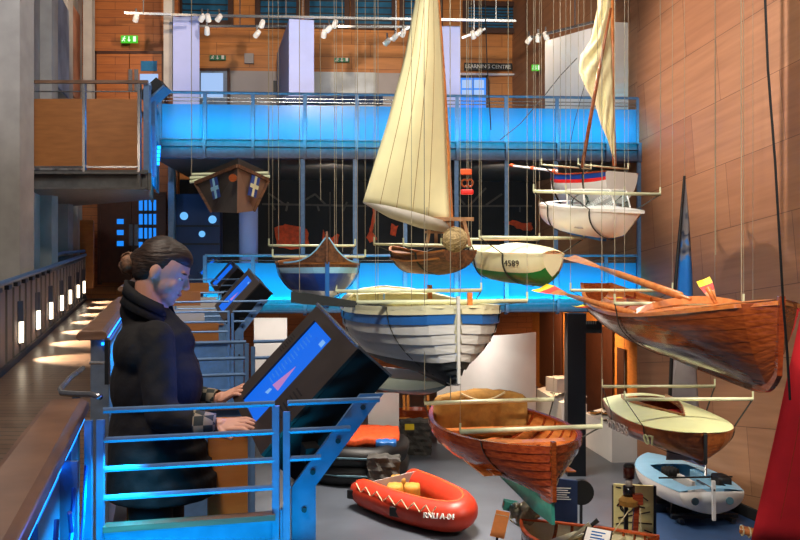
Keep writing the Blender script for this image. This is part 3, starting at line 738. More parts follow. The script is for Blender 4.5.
# ------------------------------------------------------------------ the ramp with its lit balustrade
def rz(d_): return CZ-1.30+(d_-10)*.035
L0, L1 = P(0, 373, 10), P(85, 300, 20.2)
def rl(d_): s = (d_-10)/10.2; return Vector((L0.x+(L1.x-L0.x)*s, d_, rz(d_)))
def rr(d_): return Vector((-1.18-.267*(d_-3), d_, rz(d_)))
m = MB(); rows = []
for d_ in (.6, 5, 10, 15, 20.6): rows.append([rl(d_), rr(d_), rr(d_)+Vector((0, 0, -.15)), rl(d_)+Vector((0, 0, -.15))])
m.grid(rows, close=True); m.f.append((0, 1, 2, 3)); m.m.append(0); m.f.append((16, 17, 18, 19)); m.m.append(0)
def rampmat():
    mm = M['ramp']; return mm
# deck boards run across: build it turned so the boards follow the x axis
o = struct('floor_ramp', m, boards('ramp_planks', (124, 98, 78), (104, 80, 62), (34, 26, 20), 30, .14, 0, .30, .01))
nt = o.data.materials[0].node_tree
for l_ in list(nt.links):
    if l_.to_node.type == 'COMBXYZ' and l_.to_socket.name == 'Y': nt.links.remove(l_)
sx = [n for n in nt.nodes if n.type == 'SEPXYZ'][0]; cx = [n for n in nt.nodes if n.type == 'COMBXYZ'][0]
nt.links.new(sx.outputs['Y'], cx.inputs['Y'])
bt = thing('ramp_balustrade', 'panelled grey balustrade with lit slots on the left of the ramp', 'balustrade', rl(12))
H = .92
def bw(d_, dz): v = rl(d_); v.z += dz; return v
rows = []
for d_ in (5, 10, 15, 20.2):
    v = rl(d_); rows.append([v, v+Vector((0, 0, H)), v+Vector((-.16, 0, H)), v+Vector((-.16, 0, 0))])
m = MB(); m.grid(rows, close=True); m.build('balustrade_wall', mat('taupe_panels', (128, 112, 102), .5, 0, .12, 3, .05), bt)
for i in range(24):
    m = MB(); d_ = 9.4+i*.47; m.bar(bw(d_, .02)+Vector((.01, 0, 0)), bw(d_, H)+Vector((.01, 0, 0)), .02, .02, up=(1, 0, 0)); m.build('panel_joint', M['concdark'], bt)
MB().tube([bw(5, H+.10)+Vector((.03, 0, 0)), bw(20.2, H+.10)+Vector((.03, 0, 0))], .035, 8).build('handrail', M['bsteel'], bt)
MB().bar(bw(5, .04)+Vector((.03, 0, 0)), bw(20.2, .04)+Vector((.03, 0, 0)), .03, .08).build('skirting', M['dsteel'], bt)
for i in range(8):
    d_ = 9.7+i*.6; MB().bar(bw(d_, H+.03)+Vector((.02, 0, 0)), bw(d_+.2, H+.03)+Vector((.02, 0, 0)), .05, .05).build('rail_bracket', M['dsteel'], bt)
for px, y0, y1 in ((18.5, 318, 336), (36, 305, 319), (49, 302, 315), (60, 292, 303), (68.5, 289.5, 299), (76.5, 282, 291), (82.5, 282, 290)):
    # depth of the slot from its column
    k = (px-400)/F; s = (k*L0.y-L0.x)/((L1.x-L0.x)-k*(L1.y-L0.y)); d_ = 10+10.2*s
    z0 = bw(d_, .18); z1 = bw(d_, .72)
    MB().bar(z0+Vector((.012, 0, 0)), z1+Vector((.012, 0, 0)), .16, .03, up=(1, 0, 0)).build('light_slot', M['dsteel'], bt)
    lw = MB().bar(bw(d_, .20)+Vector((.035, 0, 0)), bw(d_, .46)+Vector((.035, 0, 0)), .10, .02, up=(1, 0, 0)).build('lit_lamp', M['ledw'], bt)
    c = bw(d_, .42)+Vector((.10, 0, 0)); spot('ramp_step_light', c, c+Vector((.52, 0, -.42)), 420, (1, .84, .66), 78, .7, .02)
# stair flight with its own balustrade rising behind
t = thing('stair_balustrade', 'stepped brown stair balustrade rising behind the ramp', 'balustrade', rl(16)+Vector((-.9, 0, 0)))
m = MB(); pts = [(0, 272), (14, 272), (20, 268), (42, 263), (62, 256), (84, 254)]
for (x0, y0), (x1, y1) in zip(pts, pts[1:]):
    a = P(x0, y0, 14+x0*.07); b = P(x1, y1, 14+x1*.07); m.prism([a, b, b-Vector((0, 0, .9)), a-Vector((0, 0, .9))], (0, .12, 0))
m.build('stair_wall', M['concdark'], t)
MB().tube([P(x, y-3, 13.9+x*.07) for x, y in pts], .035, 8).build('handrail', M['bsteel'], t)
spot('ramp_spot_light', (-6.5, 8, 6.8), (-5, 14, 3.2), 60, (1, .75, .55), 100, .8)
spot('left_wall_spot_light', (-3.5, 8.5, 9.8), (-6.5, 14, 8.2), 800, (.92, .93, 1), 60, .7)

KB = .925
def NP(t_, z=0):
    v = (Vector((-.973, 2.95, 0))+N*t_)*KB; v.z = CZ+(z-CZ)*KB if z > 2 else z; return v
# ------------------------------------------------------------------ handrails of the walkway
def hrail(label, p0, p1, zt):
    """flat wooden rail with rounded long edges"""
    t = thing('walkway_handrail', label, 'handrail', p0, 'broad wooden handrails of the walkway')
    m = MB(); d_ = (p1-p0); d_.z = 0; d_.normalize(); s = Vector((d_.y, -d_.x, 0))
    prof = [(-.073, -.012), (-.066, .010), (-.045, .021), (.045, .021), (.066, .010), (.073, -.012), (.062, -.026), (-.062, -.026)]
    m.grid([[q+s*x+Vector((0, 0, zt+z)) for x, z in prof] for q in (flatpt(p0, 0), flatpt(p0.lerp(p1, .5), 0), flatpt(p1, 0))], close=True)
    m.f.append(tuple(range(8))[::-1]); m.m.append(0); m.f.append(tuple(range(16, 24))); m.m.append(0)
    m.build('rail', M['rail'], t, bevel=.004); return t, d_, s
def newel(t, p, zt, w_=.085, m_='steel', z0=None):
    MB().box((p.x, p.y, (zt+(z0 or rz(p.y)))/2), (w_, .06, zt-(z0 or rz(p.y))), Matrix.Rotation(R(14.6), 3, 'Z')).build('post', M[m_], t, bevel=.004)
q0 = Vector((-1.11+.267*2.5, .5, 0)); q1 = Vector((-1.11, 3.0, 0)); ZA = CZ-.49
t, d_, s = hrail('broad brown handrail in the left foreground, nearest to the viewer', q0, q1, ZA)
newel(t, q1+Vector((.035, -.05, 0)), ZA-.02, .03, 'dsteel')
for f_ in (.45, .72): MB().bar(flatpt(q0.lerp(q1, f_)+s*.02, ZA-.03), flatpt(q0.lerp(q1, f_)+s*.02, rz(2)), .012, .16, up=(1, 0, 0)).build('support_plate', M['bsteel'], t)
for f_, w_ in ((.30, .5), (.62, .42), (.86, .22)):
    c = q0.lerp(q1, f_)+s*.045; MB().prism([flatpt(c-d_*w_/2, ZA-.06), flatpt(c+d_*w_/2, ZA-.06), flatpt(c+d_*w_/2, rz(2)), flatpt(c-d_*w_/2, rz(2))], s*.01).build('side_panel', M['bsteel'], t)
g = MB()
for k in range(3):
    c = q0.lerp(q1, .45+k*.15)+s*.09
    g.tube([flatpt(c+d_*(-.25+.5*i/10), ZA-.06-.22*sin(pi*i/10)-.03*k) for i in range(11)], .006, 6)
g.build('loose_cable', M['navyp'], t)
MB().bar(flatpt(q0+s*.05, ZA-.045), flatpt(q1+s*.05, ZA-.045), .012, .012).build('led_strip', M['led'], t)
r0 = Vector((-1.49, 4.35, 0)); r1 = Vector((-2.50, 8.15, 0)); ZB = CZ-.372
t, d2, s2 = hrail('broad brown handrail behind the woman, second along the walkway', r0, r1, ZB)
newel(t, r0+Vector((.02, .06, 0)), ZB-.02, .085)
newel(t, r1+Vector((0, -.2, 0)), ZB-.02, .085)
MB().bar(flatpt(r0+s2*.05, ZB-.045), flatpt(r1+s2*.05, ZB-.045), .012, .012).build('led_strip', M['led'], t)
MB().prism([flatpt(r0+s2*.06+d2*.12, ZB-.06), flatpt(r1+s2*.06, ZB-.06), flatpt(r1+s2*.06, rz(6)), flatpt(r0+s2*.06+d2*.12, rz(6))], s2*.01).build('side_panel', M['bsteel'], t)
c = P(94, 363, 4.25); MB().tube([c-Vector((.02, 0, 0)), c+Vector((.075, 0, 0))], .008, 8).build('stub_bar', M['bright'], t)
c = P(107.5, 362, 4.25); MB().box(c, (.018, .03, .21)).build('back_plate', M['dsteel'], t)
r2 = Vector((-2.515, 8.25, 0)); r3 = Vector((-3.6, 12.4, 0)); ZC = CZ-.28
t, d3, s3 = hrail('small far handrail end left of the woman\'s neck', r2, r3, ZC)
newel(t, r2+Vector((0, .1, 0)), ZC-.02, .075); newel(t, r3+Vector((0, -.1, 0)), ZC-.02, .075)
MB().bar(flatpt(r2+s3*.05, ZC-.045), flatpt(r3+s3*.05, ZC-.045), .012, .012).build('led_strip', M['led'], t)
t = thing('lower_handrail', 'bent blue-lit tube handrail between the first and second wooden rails', 'handrail', P(80, 396, 3.3))
MB().tube([P(100, 397, 3.05), P(92, 394.5, 3.1), P(72, 394, 3.15), P(62, 393, 3.2), P(60.5, 389, 3.3), P(70, 378, 3.7), P(83, 368, 4.2)], .011, 8).build('tube', M['bright'], t, smooth=True)
MB().bar(P(76, 395, 3.16), flatpt(P(76, 395, 3.16), rz(3)), .02, .02).build('post', M['steel'], t)
area('blue_led_light', flatpt(q0.lerp(q1, .62)+s*.20, ZA-.10), flatpt(q0.lerp(q1, .62)+s*.03, ZA-.75), 2.0, .03, 22, CYAN, 150)
area('blue_led_light', NP(.38, CZ-1.08)-D*.24, NP(.42, CZ-.50), .8, .04, 3, CYAN, 110)
area('blue_led_light', flatpt(r0.lerp(r1, .5)+s*.16, ZB-.08), flatpt(r0.lerp(r1, .5)+s*.04, ZB-.6), 3.4, .03, 22, CYAN, 160)

# ------------------------------------------------------------------ kiosk bays
DK = CZ-1.58
BARS = [-.50, -.597, -.693, -.787]
def bay_rail(label, shift, full):
    o0 = NP(.3)+shift; o0.z = DK
    t = thing('bay_railing', label, 'railing', o0, 'steel bar railings of the kiosk bays')
    S = shift; Z = CZ
    for z in BARS: MB().tube([NP(0, Z+z)+S, NP(.56, Z+z)+S], .0095, 8).build('bar', M['bsteel'], t)
    for i, z in enumerate(BARS):
        te = .93 if i == 0 else (.93-.105*i if full else .93)
        MB().tube([NP(.605, Z+z)+S, NP(te, Z+z)+S], .0095, 8).build('bar', M['bsteel'], t)
    for tt, w_, zt in ((-.008, .016, -.49), (-.045, .016, -.49), (.565, .020, -.47), (.602, .014, -.49)):
        MB().bar(flatpt(NP(tt)+S, DK+.02), flatpt(NP(tt)+S, Z+zt), w_, .022, up=(1, 0, 0)).build('post', M['bsteel'], t)
    MB().bar(flatpt(NP(.584)+S+Vector((0, .01, 0)), DK+.02), flatpt(NP(.584)+S+Vector((0, .01, 0)), Z-.80), .03, .008, up=(1, 0, 0)).build('joining_plate', M['bsteel'], t)
    MB().bar(NP(0, Z-.885)+S, NP(.56, Z-.885)+S, .05, .018).build('timber_kerb', M['rail'], t)
    MB().prism([NP(0, Z-.895)+S, NP(.56, Z-.895)+S, NP(.56, DK-.02)+S, NP(0, DK-.02)+S], (0, .015, 0)).build('kerb_plate', M['bsteel'], t)
    return t
rails0 = bay_rail('blue-lit steel bar railing in the foreground in front of the woman', Vector((0, 0, 0)), True)
SH = Vector((-1.13, 5.15, .075))
bay_rail('dark bar railing on the far side of the woman\'s bay', Vector((-.45, 2.1, 0)), True)
bay_rail('bar railing of the second kiosk bay along the walkway', SH, True)
bay_rail('small far bar railing of the second bay, far side', SH+Vector((-.45, 2.1, 0)), True)
bay_rail('farthest small bar railing by the third kiosk', SH*2, True)
# bay decks
for i in range(3):
    S = SH*i; m = MB()
    m.prism([flatpt(NP(-.35)+S, DK+S.z-.10), flatpt(NP(.62)+S, DK+S.z-.10), flatpt(NP(.62)+S+Vector((-.45, 2.2, 0)), DK+S.z-.10), flatpt(NP(-.35)+S+Vector((-.45, 2.2, 0)), DK+S.z-.10)], (0, 0, .10))
    struct('floor_bay', m, M['beam'])
def kiosk(label, S, marks):
    A = Vector((-.318, 3.45, CZ-.18)); B = Vector((-.14, 3.0, CZ-.30)); C = Vector((-.638, 3.42, CZ-.528))
    ab = B-A; ac = (C-A); n = ab.cross(ac).normalized(); ac = ac-ab*(ac.dot(ab)/ab.dot(ab)); 
    A = A+S; t = thing('touchscreen_kiosk', label, 'kiosk', flatpt(NP(.6)+S, DK), 'tilted touchscreen kiosks of the walkway')
    th = .165
    def q(u, v, h=0): return A+ab*u+ac*v+n*h
    MB().prism([q(0, 0, .012), q(1, 0, .012), q(1, 1, .012), q(0, 1, .012)], n*(th-.012)).build('housing', M['kblack'], t, bevel=.004)
    fr = MB(); u0, u1, v0, v1 = .16, .60, .10, 1.0
    O = [(0, 0), (1, 0), (1, 1), (0, 1)]
    I = [(u0, v0), (u1, v0), (u1, .93), (u0, .93)]
    for h in (0, .012): fr.v += [q(u, v, h) for u, v in O]+[q(u, v, h) for u, v in I]
    for k in range(4):
        j = (k+1) % 4
        fr.f += [(k, j, 4+j, 4+k), (8+k, 12+k, 12+j, 8+j), (k, 8+k, 8+j, j), (4+k, 4+j, 12+j, 12+k)]; fr.m += [0]*4
    fr.build('bezel', M['bezel'], t)
    MB().bar(q(-.004, -.006), q(1.004, -.006), .008, .012).build('edge_trim', M['bright'], t)
    MB().bar(q(1.0, -.006), q(1.0, -.006, th), .008, .008).build('edge_trim', M['bright'], t)
    sc = MB().prism([q(u0, v0, .008), q(u1, v0, .008), q(u1, .93, .008), q(u0, .93, .008)], n*.003).build('screen', M['screen'], t)
    if marks:
        def mk(name, pts, m): MB().prism([q(u, v, .0065) for u, v in pts], n*.001).build(name, m, sc)
        mk('pink_pointer', [(.40, .44), (.50, .62), (.33, .66)][0:0] or [(.44, .44), (.49, .66), (.36, .67)], M['screen_p'])
        mk('white_figure', [(.36, .70), (.40, .69), (.40, .74), (.35, .75)], M['screen_l'])
        mk('corner_mark', [(.47, .15), (.54, .15), (.54, .20), (.47, .20)], M['screen_l'])
        g = MB()
        for i in range(14):
            v = .2+i*.035; g.prism([q(.22, v, .0065), q(.34 if i % 4 else .3, v, .0065), q(.34 if i % 4 else .3, v+.010, .0065), q(.22, v+.010, .0065)], n*.001)
        g.build('text_lines', emis('screen_soft_text', (50, 125, 235), .9), sc)
    g = MB()
    for i in range(7):
        v = .52+i*.035; g.prism([q(.72, v, -.001), q(.86, v, -.001), q(.86, v+.013, -.001), q(.72, v+.013, -.001)], n*.004)
        g.prism([q(.04, .3+i*.025, -.001), q(.10, .3+i*.025, -.001), q(.10, .31+i*.025, -.001), q(.04, .31+i*.025, -.001)], n*.004)
    g.build('speaker_slots', M['black'], t)
    # slanting support plate that carries it
    Sx = S+Vector((0, .03, 0))
    pz = [(.615, -1.56), (.615, -.80), (.86, -.485), (.945, -.485), (.70, -.80), (.70, -1.56)]
    MB().prism([NP(a_, CZ+z_)+Sx for a_, z_ in pz], Vector((-.004, .016, 0))).build('support_plate', M['bsteel'], t)
    for a_, z_ in ((.66, -.88), (.66, -1.02), (.69, -.75), (.78, -.645), (.87, -.53)): c = NP(a_, CZ+z_)+Sx; MB().tube([c-Vector((0, .008, 0)), c], .009, 8).build('bolt', M['dsteel'], t)
    cc = q(.55, .8, th*.9); MB().bar(cc, NP(.70, CZ-.70)+Sx+Vector((-.01, .02, 0)), .05, .05).build('mounting_arm', M['kblack'], t)
    c = q(.4, .5, -.03); area('screen_light', c, c-n, .3, .35, 2.6 if marks else 1.5, (.10, .20, 1), 170)
    return t
k1 = kiosk('large touchscreen kiosk with blue screen that the woman is touching', Vector((0, 0, 0)), True)
kiosk('second touchscreen kiosk along the walkway, to the right of the woman\'s face', SH, True)
kiosk('third small dark kiosk just behind the woman\'s forehead', SH*2, False)
kiosk('farthest tiny kiosk behind the woman\'s hair', SH*3+Vector((-.2, 0, 0)), False)
# board cladding of the bays
def cladding(label, S, x0, x1, items):
    o0 = NP(.2)+S; t = thing('bay_cladding', label, 'cladding', flatpt(o0, DK))
    for (a, b, z0, z1, mm) in items:
        MB().prism([NP(a, CZ+z0)+S, NP(b, CZ+z0)+S, NP(b, CZ+z1)+S, NP(a, CZ+z1)+S], (-.01, .03, 0)).build('board', M[mm], t)
cladding('orange plywood board beneath the large kiosk', Vector((-.13, .6, 0)), 0, 1, [(.34, .50, -1.3, -.66, 'ply'), (.02, .10, -1.3, -.94, 'ply2')])
cladding('stacked orange and grey boards of the second bay', SH+Vector((-.1, .45, 0)), 0, 1, [(-.05, .30, -.56, -.42, 'ply2'), (-.05, .34, -.72, -.60, 'grey'), (-.05, .48, -1.02, -.74, 'ply2'), (-.05, .52, -1.58, -1.04, 'grey')])
cladding('small orange board of the third bay behind the woman\'s chin', SH*1.6, 0, 1, [(-.3, .4, -.60, -.46, 'ply2'), (-.3, .5, -.85, -.65, 'grey')])

# ------------------------------------------------------------------ the woman at the kiosk
def woman():
    W = lambda px, py, d_=3.35: P(px, py, d_)
    hc = W(164.5, 267, 3.38)
    f = Vector((.906, -.03, -.423)).normalized(); sd = Vector((0, -1, .05)); u = sd.cross(f)*-1
    u = f.cross(sd); u = u if u.z > 0 else -u; u.normalize(); sd = f.cross(u).normalized()
    if sd.y > 0: sd = -sd
    H = lambda a, b, c=0: hc+f*a+u*b+sd*c
    rot = Matrix((f, sd, u)).transposed()
    t = thing('person', 'woman with dark hair in a bun and a black coat, touching the kiosk screen', 'person', flatpt(W(158, 500), DK))
    m = MB()
    m.ell(H(-.004, .005), (.098, .074, .102), rot, 24, 16)
    m.ell(H(.030, -.040), (.066, .062, .078), rot, 20, 14)
    m.ell(H(.052, -.085), (.042, .044, .040), rot, 16, 12)           # chin and jaw
    m.ell(H(.076, -.108), (.018, .020, .016), rot)
    m.ell(H(.084, .012), (.010, .044, .010), rot)                      # brow
    m.ell(H(.062, -.044, .034), (.024, .022, .028), rot); m.ell(H(.062, -.044, -.034), (.024, .022, .028), rot)
    caps(m, H(.090, .004), H(.112, -.034), .0075, .0105); m.ell(H(.103, -.040), (.014, .016, .008), rot)
    m.ell(H(.092, -.066), (.011, .022, .006), rot); m.ell(H(.090, -.077), (.011, .020, .007), rot)
    for s in (-1, 1):
        m.ell(H(-.008, -.020, .074*s), (.018, .008, .030), rot); m.ell(H(-.006, -.044, .074*s), (.010, .007, .012), rot)
    nb = W(149, 318, 3.38)
    caps(m, H(-.030, -.06), nb, .054, .060, 16); caps(m, H(.0, -.08), nb+Vector((.02, 0, 0)), .045, .055, 16)
    # trunk, arms and legs under the clothes
    sh = W(150, 338, 3.38); hip = W(155, 460, 3.38)
    m.ell(sh+Vector((.0, 0, -.11)), (.085, .15, .15)); caps(m, sh+Vector((0, 0, -.2)), hip, .085, .10, 16)
    for s in (-1, 1):
        hj = hip+Vector((0, s*.085, 0)); kn = Vector((hj.x+.02, hj.y, DK+.46)); an = Vector((hj.x-.015, hj.y+s*.01, DK+.09))
        caps(m, hj, kn, .078, .052); caps(m, kn, an, .050, .034); caps(m, an, an+Vector((.13, s*.02, -.05)), .034, .025)
    SHn = W(149, 340, 3.20); ELn = W(160, 416, 3.14); WRn = W(216, 424.5, 3.17)
    SHf = W(150, 340, 3.55); ELf = W(172, 402, 3.56); WRf = W(219, 399, 3.47)
    for a, b, c in ((SHn, ELn, WRn), (SHf, ELf, WRf)):
        a = a+Vector((.012, math.copysign(.04, 3.38-a.y), -.02)); b = b+Vector((0, math.copysign(.02, 3.38-b.y), 0)); caps(m, a, b, .034, .030); caps(m, b, c, .030, .024)
    skin = remesh(m, .0048, 3)
    # hands: palm, thumb at its side, four unequal bent fingers each
    def hand(wr, fd, up, side):
        g = MB(); fd = fd.normalized(); sx = fd.cross(up).normalized()*side; up = sx.cross(fd)*side
        pal = wr+fd*.047; r3 = Matrix((fd, sx, up)).transposed()
        g.ell(pal, (.050, .037, .014), r3, 16, 10); caps(g, wr-fd*.03, wr+fd*.02, .023, .024)
        for i, (L, o) in enumerate(((.068, .028), (.076, .010), (.070, -.009), (.054, -.027))):
            a = wr+fd*.080+sx*o; dr = (fd+sx*o*2.2).normalized(); b = a+dr*L*.45+up*.005; c = b+(dr-up*.35).normalized()*L*.33; e = c+(dr-up*.65).normalized()*L*.26
            caps(g, a-dr*.03, b, .0092, .0084, 10); caps(g, b, c, .0084, .0076, 10); caps(g, c, e, .0076, .0062, 10)
        a = wr+fd*.022+sx*.028; b = a+(fd+sx*.85-up*.25).normalized()*.036; c = b+(fd+sx*.25-up*.2).normalized()*.030
        caps(g, a-sx*.012, b, .013, .0105, 10); caps(g, b, c, .0102, .008, 10)
        return remesh(g, .0024, 2)
    h1 = hand(WRn, W(250, 425, 3.14)-WRn, Vector((.25, -.5, .83)), 1)
    h2 = hand(WRf, W(247, 388, 3.40)-WRf, Vector((-.25, -.35, .9)), -1)
    for h in (h1, h2): skin.add(h.v, h.f)
    skin.build('body', M['skin'], t, smooth=True)
    # eyes and brows
    for s in (-1, 1):
        MB().ell(H(.080, -.014, .030*s), (.007, .011, .005), rot).build('eye', M['white'], t, smooth=True)
        MB().tube([H(.089, -.014, (.031+.014*k/3)*s if 0 else (.018+.026*k/4)*s) for k in range(5)], [.001, .002, .0022, .002, .001], 6).build('eyelashes', M['hair'], t)
        MB().tube([H(.094-.006*k/4-.004*k*k/16, .010, (.014+.034*k/4)*s) for k in range(5)], [.0015, .0032, .0034, .003, .0012], 6).build('eyebrow', M['hair'], t)
    MB().ell(H(.0965, -.071), (.008, .019, .0055), rot).build('lips', mat('muted_red_lips', (170, 84, 84), .45, 0, .05, 20), t, smooth=True)
    # hair: crown, back, loosely gathered nape and the bun
    g = MB(); g.ell(H(-.022, .016), (.093, .081, .096), rot, 28, 18); g.ell(H(-.048, -.020), (.066, .072, .078), rot, 22, 14)
    g.ell(H(.002, .050, 0), (.089, .068, .058), rot, 26, 16)
    for s in (-1, 1): g.ell(H(-.016, .020, .034*s), (.064, .047, .060), rot, 20, 12)
    bun = W(128.5, 264, 3.38)
    caps(g, H(-.10, .0), bun, .032, .022); 
    hr = remesh(g, .0045, 3)
    hr.build('hair', M['hair'], t, smooth=True)
    b = MB(); b.ell(bun, (.030, .034, .036), None, 18, 12)
    for k in range(16):
        a = random.random()*6.28; ph = random.uniform(0, pi); c = bun+Vector((cos(a)*.026*sin(ph), .030*cos(ph), sin(a)*.032*sin(ph)))
        b.tube([c+Vector((cos(a+j*.5)*.008*j, sin(j)*.01, sin(a+j*.5)*.008*j)) for j in range(4)], [.005, .006, .005, .002], 6)
    b.build('bun', mat('lighter_brown_hair', (120, 84, 58), .6, 0, .4, 40, .5), t, smooth=True)
    # coat: one shell from collar to hem, with sleeves
    c = MB()
    c.ell(W(152, 350, 3.38), (.135, .205, .135), None, 24, 14); c.ell(W(157, 385, 3.38), (.168, .195, .20), None, 24, 16)
    c.ell(W(156, 430, 3.38), (.168, .190, .22), None, 24, 16); caps(c, W(142, 311, 3.38), W(160, 345, 3.38), .082, .13, 20)
    # skirt of the coat with an open hem
    for py, px, rx, ry, h in ((440, 157, .172, .20, .03), (455, 158.5, .180, .205, .03), (470, 160.5, .190, .21, .03), (484, 162.5, .200, .215, .026)):
        c.lathe(W(px, py, 3.38), [(1, -h-.012), (1, h+.012)], 28); 
        for q_ in c.v[-56:]: o_ = q_-W(px, py, 3.38); q_.x = W(px, py, 3.38).x+o_.x*rx; q_.y = W(px, py, 3.38).y+o_.y*ry
    caps(c, SHn+Vector((.01, .045, 0)), ELn+Vector((0, .02, 0)), .070, .058, 16); caps(c, ELn+Vector((0, .02, 0)), W(196, 424, 3.155), .058, .044, 16)
    caps(c, SHf-Vector((0, .02, 0)), ELf, .070, .062, 16); caps(c, ELf, W(203, 398.5, 3.50), .060, .045, 16)
    cm = remesh(c, .0085, 5)
    for v in cm.v:                                                    # soft creases of the cloth
        k = .0022*sin(v.z*31+v.x*44+4*sin(v.y*17+v.z*6))+.0012*sin(v.z*75-v.x*80+v.y*40); v.y += k*(-1 if v.y < 3.38 else 1); v.x += k*.5
    cm.build('coat', M['coat'], t, smooth=True)
    # turned-up collar
    rings = []
    for z, r, dx in ((-.035, .115, 0), (0, .096, .0), (.040, .084, -.004), (.043, .094, -.004), (0, .106, 0)):
        cc = W(150, 302, 3.38)+Vector((dx, 0, z)); rings.append([cc+Vector((r*.92*cos(a), r*sin(a), -.05*cos(a)-.012)) for a in [R(38)+(2*pi-R(76))*k/26 for k in range(27)]])
    co = MB(); co.grid(rings); co.build('collar', M['coat'], t, smooth=True, solid=.006)
    for a, b, r0_, r1_ in ((W(193, 424, 3.155), W(215.5, 424.5, 3.168), .050, .037), (W(201, 398.5, 3.50), W(218, 398.8, 3.475), .046, .034)):
        g = MB(); g.tube([a, a.lerp(b, .5), b], [r0_, (r0_+r1_)/2, r1_], 20, caps=False); g.build('plaid_cuff', M['plaid'], t, smooth=True, solid=.004)
    for s in (-1, 1):
        hj = hip+Vector((0, s*.088, 0)); kn = Vector((hj.x+.02, hj.y, DK+.46)); an = Vector((hj.x-.015, hj.y+s*.01, DK+.10))
        g = MB(); g.tube([hj, kn, an], [.092, .066, .052], 16); g.build('trouser_leg', M['trousers'], t, smooth=True)
        g = MB(); caps(g, an+Vector((-.03, 0, -.055)), an+Vector((.15, s*.02, -.068)), .040, .030); remesh(g, .01, 1).build('shoe', M['shoe'], t, smooth=True)
woman()

# ------------------------------------------------------------------ boats
class Hull:
    def __init__(s, L, B, Dp, ws=.7, tm=.42, pb=2.0, qb=.8, sb=.12, ss=.05, rb=.5, tb=.7, rs=.2, ts=.3, rake=.0, n0=2.6, n1=1.3, q=.62, double=False, flare=.0, bn=.03):
        s.__dict__.update(locals())
    def b(s, t):
        if t > s.tm: f = max(0, 1-((t-s.tm)/(1-s.tm))**s.pb)**s.qb; f = max(f, s.bn)
        elif s.double: f = max(s.bn, max(0, 1-((s.tm-t)/s.tm)**s.pb)**s.qb)
        else: f = s.ws+(1-s.ws)*sin(pi/2*t/s.tm)
        return s.B/2*f
    def sheer(s, t):
        x = (t-.5)*2; return s.sb*x*x if x > 0 else s.ss*x*x
    def keel(s, t):
        k = -s.Dp
        if t > s.tb: k += s.rb*((t-s.tb)/(1-s.tb))**3
        if t < s.ts: k += s.rs*((s.ts-t)/s.ts)**2
        return min(k, s.sheer(t)-.02)
    def pt(s, t, v, side=1, off=0):
        """v: 0 at the sheer, 1 at the keel"""
        b = s.b(t); z0 = s.sheer(t); z1 = s.keel(t)
        e = max(0, (t-.55)/.45); e2 = max(0, (.25-t)/.25)*(.8 if s.double else .25)
        n = s.n0+(s.n1-s.n0)*min(1, e**1.3+e2)
        h = v; y = b*max(0, 1-h**n)**(s.q+(1-s.q)*min(1, e*1.0+e2))
        x = s.L*(t-.5)
        if t > .75: x += s.rake*(1-v)*((t-.75)/.25)**2
        if t < .25 and s.double: x -= s.rake*(1-v)*((.25-t)/.25)**2
        p = Vector((x, y, z0+(z1-z0)*h))
        if off:
            d = .01; h2 = min(1, v+d); y2 = b*max(0, 1-h2**n)**(s.q+(1-s.q)*min(1, e+e2)); h1 = max(0, v-d); y1 = b*max(0, 1-h1**n)**(s.q+(1-s.q)*min(1, e+e2))
            nn = Vector((0, (h2-h1)*(z0-z1), y2-y1)); nn = nn.normalized() if nn.length > 1e-6 else Vector((0, 0, -1))
            p += nn*off
            if p.y < 0: p.y = 0
        p.y *= side; return p
def vs_list(n): return [sin(pi/2*i/n)**1.15 for i in range(n+1)]
def hull_mesh(h, n=9, nt=28, lap=.012, th=.02, bands=None, inner=1, open_=True, transom=0, sub=2):
    """bands: material index for each plank row"""
    m = MB(); V = vs_list(n)
    for side in (1, -1):
        if not lap:
            o = len(m.v); K = n*sub; vv = [V[i]+(V[i+1]-V[i])*k/sub for i in range(n) for k in range(sub)]+[1]
            rows = [[h.pt(t/nt, v, side) for v in vv] for t in range(nt+1)]; m.grid(rows)
            if bands: m.m[-nt*K:] = [bands[k//sub] for _ in range(nt) for k in range(K)]
        for i in range(n if lap else 0):
            a, b = V[i], V[i+1]; vals = [(a, 0 if i else 0), *[(a+(b-a)*k/sub, lap*k/sub) for k in range(1, sub+1)]]
            if i < n-1: vals.append((b, 0))
            rows = [[h.pt(t/nt, v, side, o) for v, o in vals] for t in range(nt+1)]
            m.grid(rows, bands[i] if bands else 0)
        if open_:
            rows = [[h.pt(t/nt, v, side, -th) for v in [k/10 for k in range(11)]] for t in range(nt+1)]; m.grid(rows, inner)
            rows = [[h.pt(t/nt, 0, side, 0), h.pt(t/nt, 0, side, -th)] for t in range(nt+1)]; m.grid(rows, inner)
    if not h.double:
        pts = [h.pt(0, v, 1) for v in [k/10 for k in range(11)]]+[h.pt(0, v, -1) for v in [k/10 for k in range(9, -1, -1)]]
        m.prism(pts, (.03, 0, 0), transom)
    return m
def gunwale(h, side, w_=.03, hh=.03, nt=26, up=.0, t0=0, t1=1):
    m = MB(); rows = []
    for i in range(nt+1):
        t = t0+(t1-t0)*i/nt; a = h.pt(t, 0, side); o = Vector((0, side*.012, 0)); i_ = Vector((0, -side*min(w_, abs(a.y)), 0)); z = Vector((0, 0, hh)); u = Vector((0, 0, up))
        rows.append([a+o+u-z, a+o+u+z*.2, a+i_+u+z*.2, a+i_+u-z])
    m.grid(rows, close=True); m.f.append((0, 1, 2, 3)); m.m.append(0); e = nt*4; m.f.append((e, e+1, e+2, e+3)); m.m.append(0); return m
